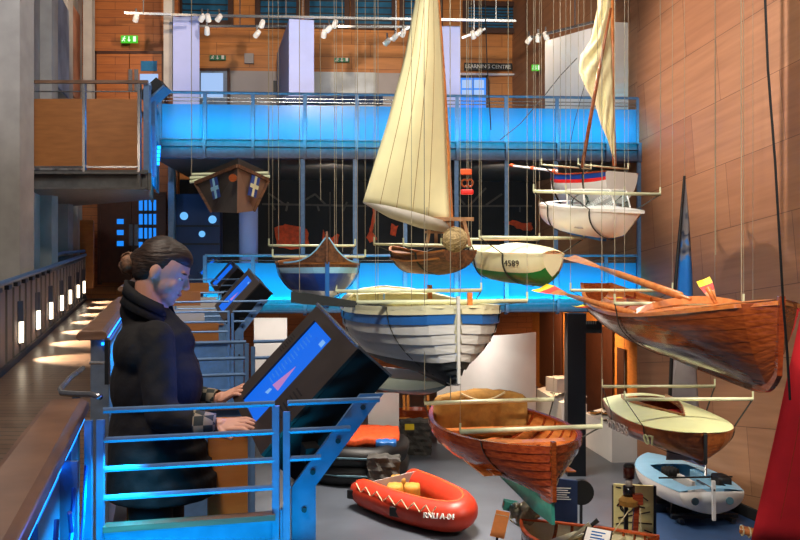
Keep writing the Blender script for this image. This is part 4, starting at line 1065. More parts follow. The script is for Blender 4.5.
def stem(h, w_=.035, out=.03, top=.05, t0=.8):
    """keel and stem timber following the profile"""
    m = MB(); pts = []
    for i in range(16): t = t0+(1-t0)*i/15; pts.append(h.pt(t, 1, 1))
    for i in range(1, 7): pts.append(h.pt(1, 1-i/6, 1))
    pts = [Vector((p.x, 0, p.z)) for p in pts]; pts.append(pts[-1]+Vector((0, 0, top)))
    rows = []
    for i, p in enumerate(pts):
        tg = (pts[min(i+1, len(pts)-1)]-pts[max(i-1, 0)]).normalized(); o = Vector((tg.z, 0, -tg.x))
        if o.x < 0 and o.z > 0: o = -o
        rows.append([p+Vector((0, w_/2, 0))-o*.02, p+Vector((0, w_/2, 0))+o*out, p+Vector((0, -w_/2, 0))+o*out, p+Vector((0, -w_/2, 0))-o*.02])
    m.grid(rows, close=True); m.f.append((0, 1, 2, 3)); m.m.append(0); e = (len(rows)-1)*4; m.f.append((e, e+1, e+2, e+3)); m.m.append(0); return m
def keelbar(h, w_=.035, dep=.03, t0=0, t1=.82):
    m = MB(); pts = [h.pt(t0+(t1-t0)*i/14, 1, 1) for i in range(15)]
    rows = [[p+Vector((0, w_/2, .01)), p+Vector((0, w_/2, -dep)), p+Vector((0, -w_/2, -dep)), p+Vector((0, -w_/2, .01))] for p in pts]
    rows = [[Vector((q.x, q.y, q.z)) for q in r] for r in rows]
    for r, p in zip(rows, pts):
        for k, q in enumerate(r): q.y = (w_/2 if k < 2 else -w_/2)
    m.grid(rows, close=True); m.f.append((0, 1, 2, 3)); m.m.append(0); m.f.append((56, 57, 58, 59)); m.m.append(0); return m
def rib(h, t, w_=.03, th=.02, v0=.02, v1=1, off=.02):
    m = MB(); rows = []
    dt = w_/h.L/2; vv = [v0+(v1-v0)*k/10 for k in range(11)]
    for side in (1, -1):
        seq = vv
        rows = [[h.pt(t-dt, v, side, -off), h.pt(t-dt, v, side, -off-th), h.pt(t+dt, v, side, -off-th), h.pt(t+dt, v, side, -off)] for v in seq]
        m.grid(rows, close=True)
    return m
def width_at(h, t, z):
    lo, hi = 0, 1
    for _ in range(24):
        md = (lo+hi)/2
        if h.pt(t, md).z > z: lo = md
        else: hi = md
    return h.pt(t, lo).y
def thwart(h, t, z, w_=.2, th=.03):
    y0 = width_at(h, t-w_/2/h.L, z)-.015; y1 = width_at(h, t+w_/2/h.L, z)-.015; xa = h.L*(t-.5)-w_/2; xb = xa+w_
    return MB().prism([(xa, -y0, z), (xb, -y1, z), (xb, y1, z), (xa, y0, z)], (0, 0, th))
def deck(h, t0, t1, camber=.06, n=18, k=8, edge=.0, hole=None):
    """cambered deck between two stations; hole(t, y) leaves the cockpit open"""
    m = MB(); g = []
    for i in range(n+1):
        t = t0+(t1-t0)*i/n; a = h.pt(t, 0); g.append([Vector((a.x, a.y*(-1+2*j/k), a.z+edge+camber*(a.y/(h.B/2))*(1-(-1+2*j/k)**2))) for j in range(k+1)])
    vs = [v for r in g for v in r]; fs = []
    for i in range(n):
        for j in range(k):
            t = t0+(t1-t0)*(i+.5)/n; y = -1+2*(j+.5)/k
            if hole and hole(t, y): continue
            fs.append((i*(k+1)+j, i*(k+1)+j+1, (i+1)*(k+1)+j+1, (i+1)*(k+1)+j))
    m.add(vs, fs); return m
def place(bow, stern, roll=0):
    d_ = (bow-stern).normalized(); c = (bow+stern)/2
    y = Vector((0, 0, 1)).cross(d_).normalized(); z = d_.cross(y)
    M3 = Matrix((d_, y, z)).transposed() @ Matrix.Rotation(roll, 3, 'X'); W = M3.to_4x4(); W.translation = c; return W, (bow-stern).length
def boat(name, label, cat, bow, stern, roll=0, sb=0, ss=0):
    bow = bow-Vector((0, 0, sb)); stern = stern-Vector((0, 0, ss))
    W, L = place(bow, stern, roll); t = thing(name, label, cat, (0, 0, 0), mtx=W); LOCAL[0] = True; return t, L
CR = 0
def cradle(label, bt_, h, t, half, zb=.06, bar_r=.02, top=12.5, post=.1, barm='tube', loop=True):
    """spreader bar across the boat, webbing under the hull, wires up to the roof"""
    Wm = WM[bt_.name]; was = LOCAL[0]; LOCAL[0] = False
    sz = h.sheer(t)+zb; x = h.L*(t-.5)
    T = lambda v: Wm @ Vector(v)
    c = thing('lifting_cradle', label, 'lifting cradle', T((x, 0, sz)), 'pale spreader bars with webbing slings')
    MB().tube([T((x, -half, sz)), T((x, half, sz))], bar_r, 10).build('spreader_bar', M[barm], c, smooth=True)
    if loop:
        pts = [(x, -half, sz)]+[tuple(h.pt(t, v, -1, .016)) for v in [k/10 for k in range(0, 11)]]+[tuple(h.pt(t, v, 1, .016)) for v in [k/10 for k in range(9, -1, -1)]]+[(x, half, sz)]
        pts = [T((x, p[1], p[2])) for p in pts]
        ax = (T((1, 0, 0))-T((0, 0, 0))).normalized(); m = MB()
        rows = []
        for p in pts: rows.append([p-ax*.018, p+ax*.018])
        m.grid(rows); m.build('webbing_sling', M['strap'], c, solid=.006)
    for s in (-1, 1):
        e = T((x, s*half, sz)); m = MB().tube([e, e+Vector((0, 0, post))], .012, 8); m.build('end_post', M[barm], c)
        MB().tube([e+Vector((0, 0, post)), Vector((e.x, e.y, top))], .0032, 5).build('hanging_wire', M['cable'], c)
    LOCAL[0] = was; return c
def done(): LOCAL[0] = False

# 1 the long varnished rowing boat at the right
b1, L = boat('rowing_boat', 'long varnished mahogany rowing boat with oars hanging at the right', 'boat', P(778, 301, 6.8), P(596, 283, 13.2), sb=.27, ss=.20)
h1 = Hull(L, 1.25, .44, ws=.35, tm=.55, pb=2.8, qb=.62, sb=.27, ss=.20, rb=.16, tb=.93, rs=.34, ts=.75, n0=2.2, n1=1.5, q=.62, rake=.05)
hull_mesh(h1, 9, 34, .003, .018, inner=1, transom=0).build('hull', [M['varn'], M['pine']], b1, smooth=False)
for s in (1, -1): gunwale(h1, s, .035, .028).build('gunwale', M['pine'], b1)
stem(h1, .04, .035, .04, .9).build('stem', M['varn2'], b1); keelbar(h1, .04, .04, 0, .72).build('keel', M['cream'], b1); keelbar(h1, .04, .04, .72, .93).build('keel', M['varn2'], b1)
dk = deck(h1, .72, .995, .07, 14, 8, .012); dk.build('foredeck', M['pine'], b1, smooth=True)
m = MB(); w_ = h1.pt(.72, 0)
m.grid([[Vector((w_.x, w_.y*(-1+2*j/12), w_.z+.0+.10*(1-abs(-1+2*j/12)**2))), Vector((w_.x-.02, w_.y*(-1+2*j/12), w_.z+.05+.12*(1-abs(-1+2*j/12)**2)))] for j in range(13)]); m.build('splash_board', M['oarw'], b1, solid=.02)
for t in (.14, .22, .30, .38, .46, .54, .62): rib(h1, t, .03, .02, .02, 1, .02).build('rib', M['varn2'], b1)
for t in (.2, .36, .52, .66): thwart(h1, t, -.14, .2, .025).build('thwart', M['pine'], b1)
m = MB()
for s in (-1, 1):
    rows = [[h1.pt(t, .28, s, -.03), h1.pt(t, .40, s, -.03)] for t in [.1+.06*k for k in range(11)]]; m.grid(rows)
m.build('stringer', M['varn2'], b1, solid=.02)
done()
cradle('cradle at the near end of the long varnished rowing boat', b1, h1, .62, .66, .10)
cradle('cradle at the far end of the long varnished rowing boat', b1, h1, .24, .66, .10)
def oar(name, label, a, b, blade_at, bl=.75, bw=.17, tip=None, group=None, shaft=.026):
    """oar from a to b with its blade at b"""
    d_ = (b-a).normalized(); t = thing(name, label, 'oar', (a+b)/2, group)
    MB().tube([a, a+d_*.16, a+d_*.17, a.lerp(b, .5), b-d_*bl], [.018, .018, shaft, shaft, .02], 10).build('shaft', M['oarw'], t, smooth=True)
    sd = d_.cross(Vector(blade_at)).normalized(); nn = sd.cross(d_)
    def out(k): # half width along blade
        return .02+(bw/2-.02)*min(1, k*1.35)**.8
    def seg(k0, k1, name_, mm):
        m = MB(); rows = []
        for i in range(7):
            k = k0+(k1-k0)*i/6; p = b-d_*bl*(1-k); o = out(k); cv = nn*(-.03*k*k)
            rows.append([p-sd*o+cv*0, p+nn*.012+cv, p+sd*o+cv*0, p-nn*.010+cv])
        m.grid(rows, close=True); m.f.append((0, 1, 2, 3)); m.m.append(0); m.f.append((24, 25, 26, 27)); m.m.append(0); m.build(name_, mm, t)
    if tip: seg(0, .42, 'blade', M['oarw']); seg(.42, .72, 'red_band', M['red']); seg(.72, 1, 'yellow_tip', M['yellow'])
    else: seg(0, 1, 'blade', M['oarw'])
    return t
g_ = 'oars lying in the varnished rowing boat'
oar('oar', 'plain brown oar slanting up over the rowing boat, blade at its far left end', P(690, 299, 7.9), P(567, 256, 10.6), (0, -.5, .8), .95, .20, None, g_, .036)
oar('oar', 'oar with red and yellow blade sticking out beyond the far end of the rowing boat', P(642, 316, 9.2), P(539, 287, 12.0), (0, -.8, .4), .95, .24, True, g_, .034)
oar('oar', 'oar with red and yellow blade lying inside the middle of the rowing boat', P(672, 308, 8.6), P(611, 297, 11.0), (0, -.5, .8), .8, .2, True, g_)
oar('oar', 'oar with red and yellow blade lying low by the near gunwale of the rowing boat', P(655, 322, 9.4), P(577, 305, 11.8), (0, -.5, .8), .7, .16, True, g_)
oar('oar', 'upright red and yellow oar blade above the foredeck of the rowing boat', P(716, 304, 8.1), P(703, 279, 8.2), (0, -1, 0), .22, .13, True, g_)

# 2 red-brown clinker dinghy in the lower middle
b2, L = boat('clinker_dinghy', 'red-brown varnished clinker dinghy with tan cushion hanging in the lower middle', 'boat', P(553, 447, 10.0), P(470, 404, 13.4), sb=.06, ss=.04)
h2 = Hull(L, 1.74, .55, ws=.66, tm=.42, pb=2.3, qb=.72, sb=.06, ss=.04, rb=.02, tb=.9, rs=.15, ts=.4, n0=2.2, n1=1.35, q=.66)
hull_mesh(h2, 9, 30, .022, .02, inner=1).build('hull', [M['varn2'], M['pine']], b2)
for s in (1, -1): gunwale(h2, s, .05, .03).build('gunwale', M['varn2'], b2)
stem(h2, .05, .04, .06, .86).build('stem', M['varn'], b2)
keelbar(h2, .05, .05, 0, .9).build('keel', M['teal'], b2)
for i in range(9): rib(h2, .1+i*.095, .03, .02).build('rib', M['varn2'], b2)
for t, z in ((.30, -.17), (.62, -.15)): thwart(h2, t, z, .22, .03).build('thwart', M['pine'], b2)
m = MB().prism([(h2.L*.5-.55, -.25, -.07), (h2.L*.5-.12, -.03, -.04), (h2.L*.5-.12, .03, -.04), (h2.L*.5-.55, .25, -.07)], (0, 0, .02)); m.build('breasthook', M['pine'], b2)
m = MB()
for k in range(-4, 5): m.box((-.1, k*.13, -.40), (L*.62, .11, .015))
m.build('bottom_boards', M['pine'], b2)
# teal skeg and rudder blade under the bow end as the photo shows
m = MB().prism([(L*.5-.02, -.02, -.56), (L*.5+.0, -.02, -.80), (L*.5-.55, -.02, -.80), (-L*.2, -.02, -.66), (-L*.2, -.02, -.58)], (0, .04, 0)); m.build('false_keel', M['teal'], b2)
done()
q = WM[b2.name]
def softbox(name, label, cat, W, c, d_, m_, extra=None, amp=.012):
    t = MB(); bmx = bmesh.new(); bmesh.ops.create_cube(bmx, size=1); bmesh.ops.subdivide_edges(bmx, edges=bmx.edges[:], cuts=6, use_grid_fill=True)
    vs = []
    for v in bmx.verts:
        p = Vector((v.co.x, v.co.y, v.co.z))*2; r = Vector([math.copysign(abs(x)**.9, x) for x in p]); L6 = (abs(r.x)**6+abs(r.y)**6+abs(r.z)**6)**(1/6)
        k = 1/max(L6, .7)*max(abs(p.x), abs(p.y), abs(p.z)); p = p*k/2; p.z *= 1+.14*cos(p.x*5)*cos(p.y*5)
        vs.append(W @ (Vector(c)+Vector((p.x*d_[0], p.y*d_[1], p.z*d_[2]+amp*sin(p.x*30)*sin(p.y*24)))))
    t.v = vs; t.f = [tuple(v.index for v in f_.verts) for f_ in bmx.faces]; t.m = [0]*len(t.f); bmx.free()
    o = t.build(name, m_, extra, smooth=True)
    return tag(o, label, cat) if extra is None else o
tl = thing('boat_cushion', 'tan quilted cushion with pale rope standing in the stern of the clinker dinghy', 'cushion', q @ Vector((-L*.33, 0, -.3)))
softbox('padding', None, None, q, (-L*.335, 0, -.02), (.30, 1.36, .62), M['cushion'], tl, .02)
m = MB(); m.tube([q @ Vector((-L*.335+.16+.03*sin(pi*i/8), -.33+.08*i, .30-.10*sin(pi*i/8))) for i in range(9)], .014, 6); m.build('rope_handle', M['rope'], tl)
t = thing('jute_bundle', 'flat brown jute bundle lying on the boards of the clinker dinghy', 'bundle', q @ Vector((.1, 0, -.3)))
softbox('sacking', None, None, q, (-.05, -.1, -.30), (.8, .9, .14), M['ply2'], t)
cradle('near cradle over the bow of the clinker dinghy', b2, h2, .80, .88, .12, .03)
cradle('far cradle over the stern of the clinker dinghy', b2, h2, .30, .92, .22, .03)

# 3 white lifeboat with blue strake
b3, L = boat('lifeboat', 'white clinker lifeboat with blue strake and cream interior hanging in the centre', 'boat', P(458, 306, 9.2), P(384, 286, 13.4), sb=.05, ss=.20)
h3 = Hull(L, 1.70, .76, tm=.50, pb=2.5, qb=.55, sb=.05, ss=.20, rb=.03, tb=.9, rs=.35, ts=.3, n0=2.6, n1=1.7, q=.55, double=True)
hull_mesh(h3, 11, 32, .024, .02, bands=[1, 2, 0, 0, 0, 0, 3, 3, 3, 3, 3], inner=1).build('hull', [M['offw'], M['cream'], M['bluep'], M['dkgreen']], b3)
for s in (1, -1): gunwale(h3, s, .07, .035).build('gunwale', M['cream'], b3)
stem(h3, .03, .03, .10, .86).build('stem', M['offw'], b3); keelbar(h3, .05, .06, .05, .9).build('keel', M['dkgreen'], b3)
for i in range(8): rib(h3, .12+i*.1, .03, .02).build('rib', M['cream'], b3)
for t, z in ((.3, -.2), (.5, -.2), (.7, -.2)): thwart(h3, t, z, .24, .03).build('thwart', M['cream'], b3)
deck(h3, .80, .99, .04, 8, 6, -.02).build('fore_deck', M['cream'], b3); deck(h3, .01, .14, .03, 8, 6, -.02).build('aft_deck', M['cream'], b3)
m = MB(); 
for t in (.12, .16): pass
MB().box((L*.42, .22, .10), (.05, .05, .16)).build('bollard', M['pine'], b3); MB().box((-L*.35, .55, .12), (.06, .06, .2)).build('bollard', M['pine'], b3)
done()
cradle('near cradle over the stem of the white lifeboat', b3, h3, .86, .95, .05, .024)
cradle('far cradle over the stern of the white lifeboat', b3, h3, .44, .95, .16, .024)
t = thing('steering_oar', 'long dark wooden oar lying slantwise in front of the white lifeboat', 'oar', P(340, 300, 10.5))
m = MB(); a = P(291, 297, 10.2); b = P(424, 312, 10.9); d_ = (b-a).normalized()
rows = []
for i in range(11):
    k = i/10; hw = .06 if k < .02 else (.075-.05*min(1, k*1.6)); p = a.lerp(b, k); rows.append([p+Vector((0, -.02, hw)), p+Vector((0, .02, hw)), p+Vector((0, .02, -hw)), p+Vector((0, -.02, -hw))])
m.grid(rows, close=True); m.f += [(0, 1, 2, 3), (40, 41, 42, 43)]; m.m += [0, 0]; m.build('blade_and_loom', M['dkgreen'], t)
for k in (.06, .9): p = a.lerp(b, k); MB().tube([p, Vector((p.x, p.y, 12.5))], .004, 5).build('hanging_wire', M['cable'], t)

# 4 green-bottomed cream pram
b4, L = boat('sailing_pram', 'small cream dinghy with green bottom and number on its side', 'boat', P(553, 254, 12.1), P(486, 245, 13.8), sb=.03, ss=.06)
h4 = Hull(L, 1.05, .44, ws=.55, tm=.45, pb=2.4, qb=.6, sb=.03, ss=.06, rb=.16, tb=.8, rs=.10, ts=.4, n0=3.2, n1=2.4, q=.42, bn=.30)
hull_mesh(h4, 7, 24, .0, .015, bands=[0, 0, 0, 1, 1, 1, 1], inner=2, transom=0).build('hull', [M['cream'], M['green'], M['pine']], b4, smooth=True)
m = MB(); pts = [h4.pt(1, v/8, 1) for v in range(9)]+[h4.pt(1, v/8, -1) for v in range(7, -1, -1)]; m.prism(pts, (-.02, 0, 0)); m.build('bow_transom', M['cream'], b4)
for s in (1, -1): gunwale(h4, s, .03, .025).build('gunwale', M['cream'], b4)
deck(h4, .48, 1.0, .13, 12, 8, .01).build('foredeck', M['cream'], b4, smooth=True)
thwart(h4, .25, -.1, .16).build('thwart', M['pine'], b4)
p = h4.pt(.80, .30, -1); p2 = h4.pt(.86, .30, -1); p3 = h4.pt(.80, .20, -1)
text('4589', 'sail_number', .12, M['ink'], b4, p+Vector((0, -.02, 0)), p2-p, p3-p)
done()
cradle('near cradle of the green-bottomed pram', b4, h4, .72, .85, .22, .022)
cradle('far cradle of the green-bottomed pram', b4, h4, .30, .60, .16, .018)

# 5 brown galley with the big cream sail
b5, L = boat('sailing_galley', 'weathered brown boat under the big cream sail, with a timber stern frame', 'boat', P(392, 246, 13.0), P(460, 250, 11.9), sb=.10, ss=.06)
h5 = Hull(L, .80, .27, ws=.75, tm=.4, pb=2.2, qb=.8, sb=.10, ss=.06, rb=.22, tb=.6, rs=.08, ts=.3, n0=2.2, n1=1.5, q=.6)
hull_mesh(h5, 7, 22, .012, .015, inner=0).build('hull', [M['stained']], b5)
for s in (1, -1): gunwale(h5, s, .03, .02).build('gunwale', M['ply2'], b5)
for s in (1, -1): gunwale(h5, s, .03, .02, up=-.09, t0=.05, t1=.8).build('rubbing_strake', M['ply2'], b5)
deck(h5, .02, .95, .02, 10, 6, -.05).build('deck', M['stained'], b5)
done()
cradle('near cradle of the brown boat under the cream sail', b5, h5, .30, .62, .10, .018)
cradle('far cradle of the brown boat under the cream sail', b5, h5, .74, .62, .10, .018)
t = thing('stern_gallery', 'timber trestle frame standing on the brown boat under the cream sail', 'timber frame', P(450, 245, 11.9))
for x0, x1, y0, y1, dd in ((431, 427, 220, 243, -.12), (436, 436, 221, 243, .1), (448, 446, 221, 243, -.1), (464, 470, 221, 246, -.12), (461, 467, 221, 243, .12)):
    MB().bar(P(x0, y0, 11.9+dd), P(x1, y1, 11.9+dd), .045, .045, up=(1, 0, 0)).build('leg', M['frame'], t)
MB().prism([P(426, 221, 11.75), P(474, 221, 11.75), P(474, 221, 12.05), P(426, 221, 12.05)], (0, 0, .05)).build('top_plank', M['frame'], t)
MB().bar(P(425, 232, 11.8), P(458, 233, 11.8), .03, .03).build('cross_bar', M['frame'], t)
t = MB(); c = P(455, 239.5, 11.35); t.ell(c, (.155, .155, .15), None, 22, 14)
for k in range(14):
    ax = Vector((random.uniform(-1, 1), random.uniform(-1, 1), random.uniform(-1, 1))).normalized(); u = ax.orthogonal().normalized(); v = ax.cross(u)
    t.tube([c+(u*cos(2*pi*i/24)+v*sin(2*pi*i/24))*.157 for i in range(24)], .006, 5, closed=True)
o = tag(t.build('wicker_ball', M['basket'], smooth=True), 'round woven wicker ball hanging in front of the brown boat', 'ball')
# its mast and sail
t = thing('mast', 'slender orange-brown mast along the edge of the big cream sail', 'mast', P(451, 244, 11.9))
mp_ = [P(433, -45, 11.9), P(437.5, 0, 11.9), P(443, 80, 11.9), P(447, 150, 11.9), P(450, 218, 11.9), P(452, 246, 11.9)]
MB().tube(mp_, [.03, .034, .038, .04, .045, .045], 10).build('pole', M['oarw'], t, smooth=True)
def sailgrid(cl, cr, nr, nc, belly, dirv):
    """cl, cr: point lists for the left and right edge; the cloth bellies along dirv"""
    def samp(pts, k):
        x = k*(len(pts)-1); i = min(int(x), len(pts)-2); return pts[i].lerp(pts[i+1], x-i)
    rows = []
    for i in range(nr+1):
        a, b = samp(cl, i/nr), samp(cr, i/nr); rows.append([a.lerp(b, j/nc)+Vector(dirv)*belly*sin(pi*(j/nc))*sin(pi*min(1, .1+.9*i/nr))*1 for j in range(nc+1)])
    return rows
cl = [P(425, -60, 11.9), P(417, -10, 11.7), P(404, 60, 11.5), P(388, 120, 11.4), P(374, 165, 11.4), P(363, 202, 11.4)]
cr = [P(433, -60, 11.9), P(438, 0, 11.86), P(443, 66, 11.86), P(446, 130, 11.86), P(448, 180, 11.86), P(449.5, 222, 11.86)]
t = thing('sail', 'big cream triangular sail with brown seams over the brown boat', 'sail', P(405, 210, 11.7))
m = MB(); m.grid(sailgrid(cl, cr, 26, 16, .34, (0, -1, 0))); m.build('cloth', M['sail'], t, smooth=True, solid=.006)
sg = sailgrid(cl, cr, 26, 16, .345, (0, -1, 0))
for j in (3, 6, 9, 12): MB().tube([r[j]+Vector((0, -.004, 0)) for r in sg], .0035, 5).build('seam', M['cushion'], t)
fa = [P(363, 202, 11.4), P(385, 205, 11.25), P(415, 212, 11.35), P(449, 222, 11.86)]; fb = [P(363.5, 203, 11.4), P(390, 218, 11.5), P(420, 228, 11.6), P(449, 233, 11.84)]
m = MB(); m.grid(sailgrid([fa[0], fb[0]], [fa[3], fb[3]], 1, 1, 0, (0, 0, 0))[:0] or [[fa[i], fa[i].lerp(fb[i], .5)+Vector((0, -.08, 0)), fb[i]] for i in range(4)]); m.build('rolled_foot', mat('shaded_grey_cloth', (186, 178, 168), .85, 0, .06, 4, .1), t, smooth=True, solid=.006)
MB().tube([P(421, 216, 11.5), P(445, 218, 11.5)], .001, 4) 
# 6 blue boat with the tall prow
b6, L = boat('prow_boat', 'dark blue and white boat with a tall pointed brown prow at the left', 'boat', P(327, 262, 11.2), P(309, 258, 13.4), sb=.02, ss=.06)
h6 = Hull(L, 1.10, .52, ws=.5, tm=.45, pb=2.4, qb=.62, sb=.02, ss=.06, rb=.0, tb=.9, rs=.15, ts=.4, n0=2.1, n1=1.35, q=.62, bn=.03, double=True)
hull_mesh(h6, 10, 26, .0, .015, bands=[0, 2, 1, 1, 1, 3, 3, 3, 3, 3], inner=0).build('hull', [M['stained'], M['navyp'], M['sky'], M['offw']], b6)
for s in (1, -1): gunwale(h6, s, .035, .025).build('gunwale', M['ply2'], b6)
stem(h6, .05, .04, .0, .86).build('stem', M['bluep'], b6)
# the prow sweeps up in a concave curve
rows = []
for i in range(9):
    k = i/8; rows.append((k, .30*k**2.2))
for s in (-1, 1):
    m = MB(); r2 = []
    for i in range(13):
        k = i/12; t_ = .72+.28*k; a = h6.pt(t_, 0, s); up = .33*max(0, 1-h6.b(t_)/h6.b(.72))**2.6; r2.append([a, a+Vector((0, 0, up))+Vector((.01*k, 0, 0))])
    m.grid(r2); m.build('raised_bulwark', M['stained'], b6, solid=.02)
    m = MB(); m.tube([r[1] for r in r2], .014, 6); m.build('bulwark_cap', M['sky'], b6)
m = MB(); x = L*.5+.02; m.prism([(x-.04, -.02, 0), (x+.03, -.02, 0), (x+.03, -.02, .30), (x+.0, -.02, .40), (x-.03, -.02, .30)], (0, .03, 0)); m.build('prow_post', M['stained'], b6)
for t_, z in ((.35, -.12), (.6, -.12)): thwart(h6, t_, z, .16).build('thwart', M['green'] if t_ < .5 else M['red'], b6)
done()
cradle('near cradle of the dark blue boat with tall prow', b6, h6, .62, .62, .08, .018)
cradle('far cradle of the dark blue boat with tall prow', b6, h6, .22, .62, .22, .018)

# 7 white speedboat and 8 the white hull behind it
b7, L = boat('motorboat', 'white open motorboat with windscreen and steering wheel hanging at the upper right', 'boat', P(626, 209, 12.0), P(566, 204, 13.7), sb=.05, ss=.0)
h7 = Hull(L, 1.0, .40, ws=.88, tm=.4, pb=2.2, qb=.72, sb=.05, ss=.0, rb=.10, tb=.6, rs=.02, ts=.2, n0=3.4, n1=1.5, q=.40, rake=.42)
hull_mesh(h7, 7, 26, 0, .015, bands=[0]*6+[1], inner=0).build('hull', [M['offw'], M['bluep']], b7, smooth=True)
for s in (1, -1): gunwale(h7, s, .04, .03).build('rubbing_strake', M['offw'], b7)
deck(h7, 0, 1, .05, 24, 8, .01, lambda t, y: .14 < t < .68 and abs(y) < .76).build('deck', M['offw'], b7)
m = MB()
for s in (-1, 1): m.grid([[h7.pt(t_, 0, s)+Vector((0, -s*.13, .02)), h7.pt(t_, 0, s)+Vector((0, -s*.13, -.22))] for t_ in (.14, .3, .5, .68)])
m.box((-L*.1, 0, -.26), (L*.6, .8, .02)); m.build('cockpit_lining', M['grey'], b7)
x = L*.16; y = .44
fr = MB()
P4 = [(x-.25, -y, .03), (x+.10, -y*.8, .04), (x+.30, 0, .07), (x+.10, y*.8, .04), (x-.25, y, .03)]; T4 = [(x-.28, -y, .25), (x+.0, -y*.75, .27), (x+.14, 0, .28), (x+.0, y*.75, .27), (x-.28, y, .25)]
fr.tube(T4, .012, 6)
for a, b in zip(P4, T4): fr.tube([a, b], .012, 6)
fr.build('windscreen_frame', M['offw'], b7)
gm = MB()
for i in range(4): gm.add([P4[i], P4[i+1], T4[i+1], T4[i]], [(0, 1, 2, 3)])
gm.build('windscreen', M['clear'], b7)
c = Vector((x-.30, -.22, .09)); MB().tube([c+Vector((.05*cos(a), .12*sin(a), .11*cos(a))) for a in [2*pi*i/20 for i in range(20)]], .010, 6, closed=True).build('steering_wheel', M['black'], b7)
MB().tube([c, c+Vector((.2, 0, -.12))], .012, 6).build('steering_column', M['black'], b7)
for s in (-1, 1): MB().box((-L*.14, s*.25, -.1), (.28, .3, .2)).build('seat', M['cream'], b7, bevel=.02)
keelbar(h7, .06, .04, 0, .7).build('keel', M['bluep'], b7)
done()
cradle('near cradle of the white motorboat', b7, h7, .80, .72, .22, .024)
cradle('far cradle of the white motorboat', b7, h7, .24, .74, .20, .024)
b8, L = boat('sailing_boat', 'white boat with red stripe and dark blue top behind the white motorboat', 'boat', P(552, 172, 15.6), P(622, 172, 14.4), sb=.05, ss=.05)
h8 = Hull(L, 1.0, .56, ws=.8, tm=.4, pb=2.1, qb=.8, sb=.05, ss=.05, rb=.30, tb=.6, rs=.1, ts=.3, n0=2.4, n1=1.5, q=.5)
hull_mesh(h8, 14, 24, 0, .015, bands=[1, 1, 2]+[0]*11, inner=1).build('hull', [M['offw'], M['navyp'], M['red']], b8, smooth=False)
deck(h8, 0, 1, .03, 10, 6, -.03).build('deck', M['varn2'], b8)
for s in (1, -1): gunwale(h8, s, .03, .02).build('gunwale', M['varn2'], b8)
MB().tube([(L*.42, 0, .06), (L*.42+1.1, 0, .16)], [.025, .018], 8).build('bowsprit', M['offw'], b8)
for k in (0, .5, 1): MB().tube([(L*.44+1.05*k, 0, .066+.1*k), (L*.44+1.05*k+.08, 0, .072+.1*k)], .030, 8).build('orange_band', M['orange'], b8)
done()
cradle('near cradle of the white boat behind the motorboat', b8, h8, .78, .62, .12, .014)
cradle('far cradle of the white boat behind the motorboat', b8, h8, .25, .62, .12, .014)
for x, y in ((575, 168), (612, 166)):
    pass
t = thing('mast', 'brown leaning mast of the boat with the drooping sail', 'mast', P(583, 168, 14.9))
MB().tube([P(582, 168, 14.3), P(591, 115, 14.2), P(602, 55, 14.15), P(611, 8, 14.1)], [.03, .03, .026, .02], 8).build('pole', M['hull07'], t, smooth=True)
t = thing('mast', 'right-hand brown spar at the edge of the drooping cream sail', 'mast', P(614, 168, 14.5))
MB().tube([P(614.5, 166, 14.5), P(613, 100, 14.5), P(612, -40, 14.5)], [.035, .03, .03], 8).build('pole', M['oarw'], t, smooth=True)
t = thing('sail', 'drooping cream sail hanging in folds at the upper right', 'sail', P(600, 130, 14.4))
Ls = [(600, -40), (597, 10), (591, 40), (581, 55), (579, 72), (586, 88), (596, 106), (601, 125), (608, 140), (612.5, 156)]
Rs = [(611, -40), (611, 8), (611, 35), (612, 55), (612.5, 72), (613, 88), (613.5, 106), (614, 125), (614.5, 145), (615, 160)]
rows = []
for i in range(37):
    k = i/36*9; a = int(min(k, 8)); q0_ = Vector(Ls[a]).lerp(Vector(Ls[a+1]), k-a); q1_ = Vector(Rs[a]).lerp(Vector(Rs[a+1]), k-a)
    rows.append([P(*q0_.lerp(q1_, j/12), 14.42-.11*sin(j*1.2+i*1.0)*sin(pi*j/12)-.12*sin(pi*j/12)) for j in range(13)])
m = MB(); m.grid(rows); m.build('cloth', M['sail'], t, smooth=True, solid=.008)

# red block and tackle
t = thing('pulley_block', 'small red pulley block hanging left of the slender bowsprit', 'pulley', P(467, 192, 12.5))
MB().box(P(467, 192, 12.5), (.18, .1, .07)).build('block', M['red'], t, bevel=.02)
for x in (464.5, 470): MB().tube([P(x, 183, 12.5)+Vector((.04*cos(a), 0, .05*sin(a))) for a in [2*pi*i/12 for i in range(12)]], .012, 6, closed=True).build('shackle', M['varn'], t)
MB().box(P(466, 172, 12.5), (.16, .08, .08)).build('upper_block', M['orange'], t, bevel=.015)
MB().tube([P(467, 190, 12.5), P(467, 172, 12.5), P(466.5, -80, 12.5)], .005, 5).build('rope', M['cable'], t)

# 9 square-prowed scow seen from the front
t = thing('scow', 'dark grey and brown pointed scow with blue and white crosses on its bow', 'boat', P(232, 212, 11.5)); 
T_, B_ = P(237.5, 166, 11.0), P(237, 213, 11.15); LT, RT = P(195.5, 183, 11.9), P(268, 180, 11.7); LB, RB = P(212, 212, 11.9), P(253.5, 211, 11.6)
back = Vector((-.35, 2.0, .32))
m = MB(); m.add([T_, B_, LT, LB, RT, RB]+[v+back for v in (T_, B_, LT, LB, RT, RB)],
  [(0, 1, 3, 2), (0, 4, 5, 1), (2, 3, 9, 8), (4, 10, 11, 5), (1, 7, 9, 3), (1, 5, 11, 7), (6, 8, 9, 7), (6, 7, 11, 10)], 0)
m.m[1] = 1
m.build('hull', [mat('dark_scow_planks', (80, 72, 66), .6, 0, .15, 5, .1), mat('brown_scow_planks', (140, 104, 84), .6, 0, .1, 5, .1)], t)
